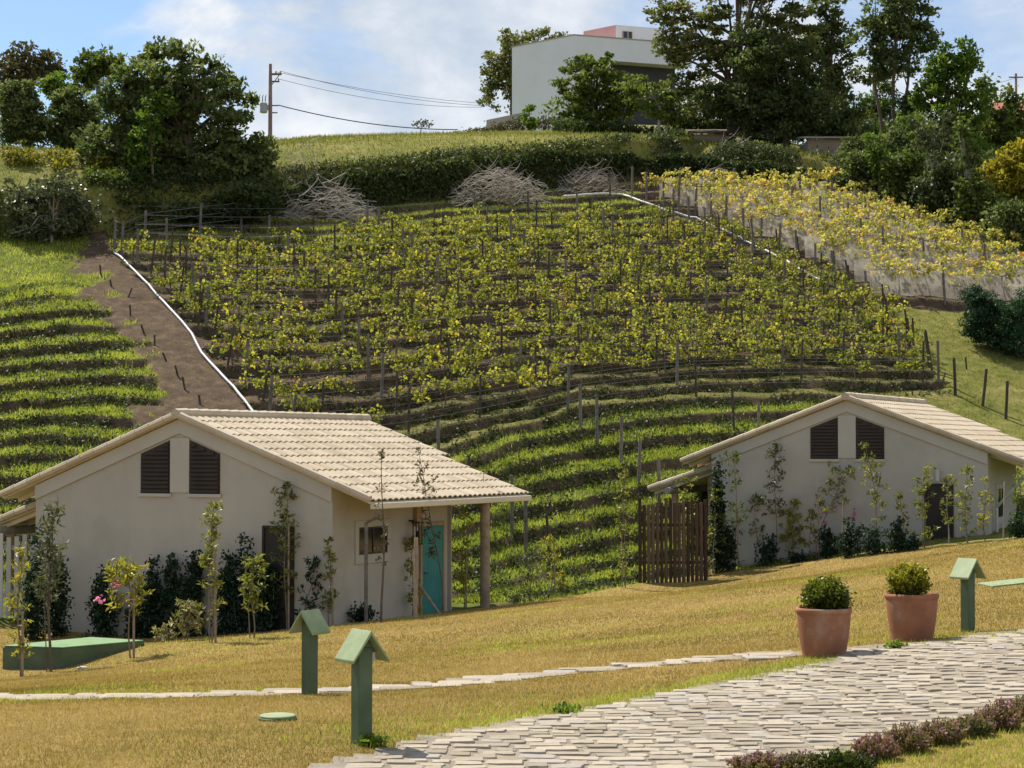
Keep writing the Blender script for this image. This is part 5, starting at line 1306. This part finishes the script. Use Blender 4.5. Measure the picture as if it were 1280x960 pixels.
S(62,840,636,24,'tall sapling with long silvery leaves in front of the green box','leaf_silver',300,.42,.55,twin=True,leaf=.15,narrow=True,mat_stem='bark',stem_r=.028)
S(163,823,708,27,'small staked orchid tree with two pink blossoms by the green box','leaf_sapy',230,.45,.1,stake=730,leaf=.11,flowers=[(145,729),(124,750)],bias=.7,bend=-5)
S(236,801,758,20,'small rounded variegated shrub at the wall of the nearer house','leaf_varieg',190,.15,.0,leaf=.10,name='variegated_shrub')
S(207,803,786,14,'lowest variegated shrub, flat on the ground beside the rounded one','leaf_varieg',90,.0,.0,leaf=.09,name='variegated_shrub')
S(265,804,630,16,'tall sapling with a full length pale stake under the right louvre','leaf_sap',210,.2,.3,stake=690,twin=True)
S(316,798,700,15,'short bushy topped sapling between the tall one and the dark door','leaf_sap',150,.25,-.1,twin=True,bias=.7)
S(357,783,606,18,'tall leafy sapling standing before the dark door of the nearer house','leaf_sap',260,.2,.1,stake=655,bias=.8)
S(381,756,700,14,'small dark leafy shrub right of the dark door','leaf_wall',130,.1,.2,bend=14,name='wall_shrub')
S(412,779,675,10,'thin sapling at the right corner of the gable','leaf_sap',110,.12,.2,stake=720)
S(478,778,566,11,'tall nearly bare reddish pole sapling before the small window','leaf_brown',60,.3,.2,stem_r=.03,mat_stem='bark',leaf=.08)
S(516,770,675,12,'leafy yellowish sapling at the foot of the lantern stake','leaf_sapy',130,.05,.2)
S(553,768,563,13,'tall sparse sapling leaning left across the teal door','leaf_brown',120,.3,-.2,bend=-32,leaf=.09,mat_stem='bark',stem_r=.02)
S(579,760,640,12,'yellow leaved sapling with a dark stake right of the teal door','leaf_sapy',120,.15,.1,stake=690)
S(603,757,568,8,'very thin sapling climbing in front of the round porch post','leaf_brown',80,.2,.1,mat_stem='bark',leaf=.08)
S(664,751,693,14,'short sapling with a dark rosette of long leaves','leaf_silver',110,.5,.0,narrow=True,leaf=.14,bias=.6)
S(690,748,672,13,'short staked yellowish sapling right of the dark rosette one','leaf_sapy',100,.2,.1,stake=680)
S(700,746,716,9,'tiny sapling beside the short staked yellowish one','leaf_sapy',60,.2,.1)
S(781,735,590,14,'tall narrow sapling left of the timber pole fence','leaf_sap',200,.12,.4,twin=True)
S(814,727,634,12,'pale trunked sapling before the left end of the timber pole fence','leaf_sap',110,.3,.2,mat_stem='bark_pale')
S(858,722,600,16,'leafy sapling before the middle of the timber pole fence','leaf_sap',220,.2,.3)
S(893,718,614,14,'leafy sapling at the right end of the timber pole fence','leaf_sap',170,.2,.1,mat_stem='bark_pale')
S(920,712,567,13,'slim dark leaved sapling left of the gable of the farther house','leaf_mid',170,.25,.3,stake=640)
S(945,708,620,10,'short sparse sapling between two tall ones at the farther gable','leaf_sap',100,.2,.0,bias=.6,mat_stem='stake')
S(970,706,557,18,'tallest silvery sapling before the farther gable','leaf_silver',230,.3,.4,leaf=.1)
S(991,702,628,15,'bright yellow leaved short sapling before the farther gable','leaf_sapy',150,.15,.1,leaf=.13)
S(1013,700,640,10,'low pale sapling at the foot of the bent pink flowering tree','leaf_sap',80,.2,.0)
S(1020,699,585,17,'bent young orchid tree with pink blossoms leaning right below the louvres','leaf_sap',190,.45,-.6,bend=42,stake=612,flowers=[(1031,652),(1030,640),(1044,636),(1068,640),(1066,646)],bias=.75)
stick(1054,695,627,'plain wooden stake standing among the pink blossoms')
S(1098,690,557,14,'tall leaning sapling in front of the right louvre of the farther house','leaf_sap',180,.25,.0,bend=-14,bias=.75)
S(1128,688,618,8,'thin short sapling right of the tall leaning one','leaf_sap',80,.2,.1,mat_stem='stake')
S(1156,685,586,14,'bushy sapling left of the dark door of the farther house','leaf_sap',190,.1,.2,twin=True)
S(1185,680,598,9,'thin pale stemmed sapling before the dark door of the farther house','leaf_sap',90,.2,.0,mat_stem='bark_pale')
S(1208,680,585,12,'bushy sapling right of the dark door of the farther house','leaf_sap',180,.1,.2)
S(1231,676,600,9,'slim sapling at the right corner of the farther gable','leaf_sapy',90,.2,.1)
stick(1254,674,602,'thin pale pole leaning by the small window of the farther house',2,.018,'bark_pale')
S(1275,670,590,12,'sapling at the right edge of the photo beside the farther house','leaf_mid',130,.1,.1)
# variegated low plants before the pole fence
for px, w, lab in ((848,12,'left tuft of pale variegated plants at the foot of the timber pole fence'),(866,14,'middle tuft of pale variegated plants at the foot of the timber pole fence'),(884,12,'right tuft of pale variegated plants at the foot of the timber pole fence')):
    S(px,719,699,w,lab,'leaf_varieg',90,.0,.0,leaf=.09,name='variegated_shrub')
# glossy climbing shrubs at the walls
def wshrub(px, pb, ptop, hw, label, gap=.30, n=5):
    SAPN[0] += 1; rg = np.random.default_rng(1500 + SAPN[0]); b = foot(px, pb, gap); h = top_h(b, ptop); w = hw * b.y / F
    t = thing('wall_shrub', label, 'shrub', b); cc = []; m = MB()
    for i in range(n):
        x0 = rg.uniform(-.75, .75) * w; hh = h * (1 - .45 * abs(x0 / w) * rg.uniform(.5, 1.4)) * rg.uniform(.75, 1.0)
        if i == 0: x0, hh = rg.uniform(-.2, .2) * w, h
        m.tube([(x0 * .5, 0, -.1), (x0, 0, hh * .5), (x0 * 1.1, 0, hh)], [.014, .009, .004], 5)
        k = max(10, int(hh * 26)); s = rg.random(k) ** .9
        cc.append(np.stack([x0 * (.6 + .5 * s) + rg.normal(0, .09, k) * (1.25 - .7 * s), rg.normal(0, .07, k), hh * s], -1))
    m.build('stem', M['stem'], t); cc = np.concatenate(cc); c = np.repeat(cc, 9, 0) + rg.normal(size=(len(cc) * 9, 3)) * .06
    c[:, 1] = np.clip(c[:, 1], -.3, gap * .6)
    foliage('foliage', c, .088, M['leaf_wall'], t, clampn(.35 + rg.normal(0, .25, len(c))), aspect=.6, up=.6, seed=SAPN[0])
for px, pb, pt_, hw, lab in [(42,800,660,15,'tall climbing shrub over the pale slat fence at the left edge'),(75,796,700,12,'narrow dark shrub at the left corner of the nearer gable'),(128,797,712,17,'dark pointed shrub behind the small orchid tree'),
        (172,796,735,13,'low dark shrub right of the pointed one'),(190,796,700,12,'dark shrub left of the rounded variegated shrub'),(214,795,690,15,'dark upright shrub behind the rounded variegated shrub'),(241,794,688,13,'second dark upright shrub under the left louvre'),
        (284,791,692,17,'dark shrub right of the tall staked sapling'),(305,790,672,17,'tallest dark shrub of the nearer gable wall'),(332,788,698,16,'dark shrub touching the dark door of the nearer house'),(452,774,756,8,'tiny dark shrub under the small window')]: wshrub(px, pb, pt_, hw, lab)
for px, pb, pt_, hw, lab in [(898,716,575,11,'tall climbing shrub at the left corner of the farther gable'),(910,714,655,14,'wide dark shrub beside the tall climbing one at the farther gable'),(962,707,668,13,'low dark shrub behind the tallest silvery sapling'),(1000,702,690,14,'very low dark shrub behind the yellow leaved sapling'),
        (1031,699,660,14,'dark shrub under the pink blossoms'),(1064,696,650,17,'wide dark shrub right of the plain stake'),(1092,693,660,14,'dark shrub behind the tall leaning sapling'),(1121,690,648,15,'dark shrub between the leaning and the bushy sapling'),(1140,688,672,8,'smallest dark shrub left of the farther dark door'),
        (1276,672,640,12,'dark shrub at the right edge past the farther house')]: wshrub(px, pb, pt_, hw, lab)

# fences by the porches
def pole_fence(label, px0, px1, pb, pt0, pt1, n, mat, r, d, name='pole_fence', slat=False):
    a = Vector(P(px0, pb, d)); b2 = Vector(P(px1, pb - 6, d + .0)); a.z = gz(a.x, d); t = thing(name, label, 'fence', a)
    for i in range(n):
        x = (b2.x - a.x) * i / (n - 1); g0 = gz(a.x + x, d) - a.z; h = P(px0, random.uniform(pt0, pt1), d)[2] - a.z
        m = MB()
        if slat: m.box(x - r, x + r, -.02, .02, g0 - .3, h, random.random())
        else: m.tube([(x, 0, g0 - .3), (x + random.uniform(-.01,.01), 0, h * .5), (x, 0, h)], r * random.uniform(.9, 1.08), 10, random.random(), jit=.03)
        m.build('slat' if slat else 'pole', M[mat], t)
    m = MB(); L_ = b2.x - a.x
    for z in (.5, 1.5): m.box(-.02, L_ + .02, r + .015, r + .07, z, z + .09)
    m.build('rail', M[mat], t)
pole_fence('fence of dark round timber poles left of the farther gable', 800, 882, 724, 622, 632, 16, 'pole_fence', .048, 51.4)
pole_fence('pale painted slat fence at the left edge beside the nearer house', -40, 40, 815, 666, 672, 9, 'slat_white', .05, 43.2, 'slat_fence', True)
# lantern stake and brace near the teal door
stick(519, 775, 672, 'upright stake below the black lantern of the nearer house', 1, .04, 'stake')
b = foot(552, 768, .4); m = MB(); m.tube([(0, 0, -.05), (-.48, .05, .62)], .03, 8); tag(m.build('wooden_stake', M['stake'], None, loc=b), 'slanting brace leaning against the lantern stake', 'stake')

# ------------------------------------------------------------------ heath border at the lower right
def heath(px, pb, hpx, wpx, label, green=0, seed=0):
    rg = np.random.default_rng(seed); b = hit(px, pb); k = b.y / F; h, w = hpx * k * .68, wpx * k / 2 * 1.2
    t = thing('heath_shrub', label, 'shrub', b, 0, None); ns = 230; m = MB(); C_, O_, tip = [], [], []
    for i in range(ns):
        q = rg.uniform(0, 6.28); r = rg.random() ** .5; e = np.array([math.cos(q) * r * w, math.sin(q) * r * w * .8, h * (1 - .5 * r * r) * rg.uniform(.45, 1.35)])
        s0 = e * np.array([.35, .35, 0]); s0[2] = gz(b.x + s0[0], b.y + s0[1]) - b.z - .02
        if i % 3 == 0: m.tube([tuple(s0), tuple(s0 * .4 + e * .6), tuple(e)], [.004, .003, .002], 4)
        dirv = unit(e - s0); u = rg.random(16) ** .7; C_.append(s0 + (e - s0) * u[:, None] + rg.normal(size=(16, 3)) * .008); O_.append(np.repeat(dirv[None], 16, 0) * 1.2 + rg.normal(size=(16, 3)) * .5); tip.append(u)
    m.build('stem', M['stem'], t); c = np.concatenate(C_); o = np.concatenate(O_); u = np.concatenate(tip)
    val = clampn(.22 - .35 * green + .5 * u * (1 - green) + rg.normal(0, .16, len(c)))
    foliage('foliage', c, .030, M['heath'] if green < .7 else M['leaf_box'], t, val, out_dir=o, up=.6, aspect=.34, seed=seed)
    if green < .7:
        w_ = (u > .72) & (rg.random(len(c)) < (.22 - .2 * green)); 
        if w_.sum() > 5: foliage('blossom', c[w_] + np.array([0, 0, .012]), .022, M['heath_flower'], t, aspect=.7, seed=seed + 1)
for i, q in enumerate([(952,963,26,72,'purple tipped heath shrub, first from the left in the border',.1),(1000,962,24,56,'olive green heath shrub, second in the border from the left',.45),(1055,962,28,72,'bright green low cushion shrub in the purple border',.9),(1094,950,40,50,'purple flowering heath shrub right of the green cushion',0),
        (1134,940,42,54,'reddish heath shrub with the tallest spikes, middle of the border',.05),(1176,930,38,54,'brownish heath shrub right of the tallest reddish one',.2),(1215,920,32,50,'dense green and red heath shrub near the right end',.35),(1250,912,44,52,'spiky brown heath shrub near the right edge',.12),(1290,900,40,56,'heath shrub cut by the right edge of the photo',.2)]): heath(*q, seed=700 + i)
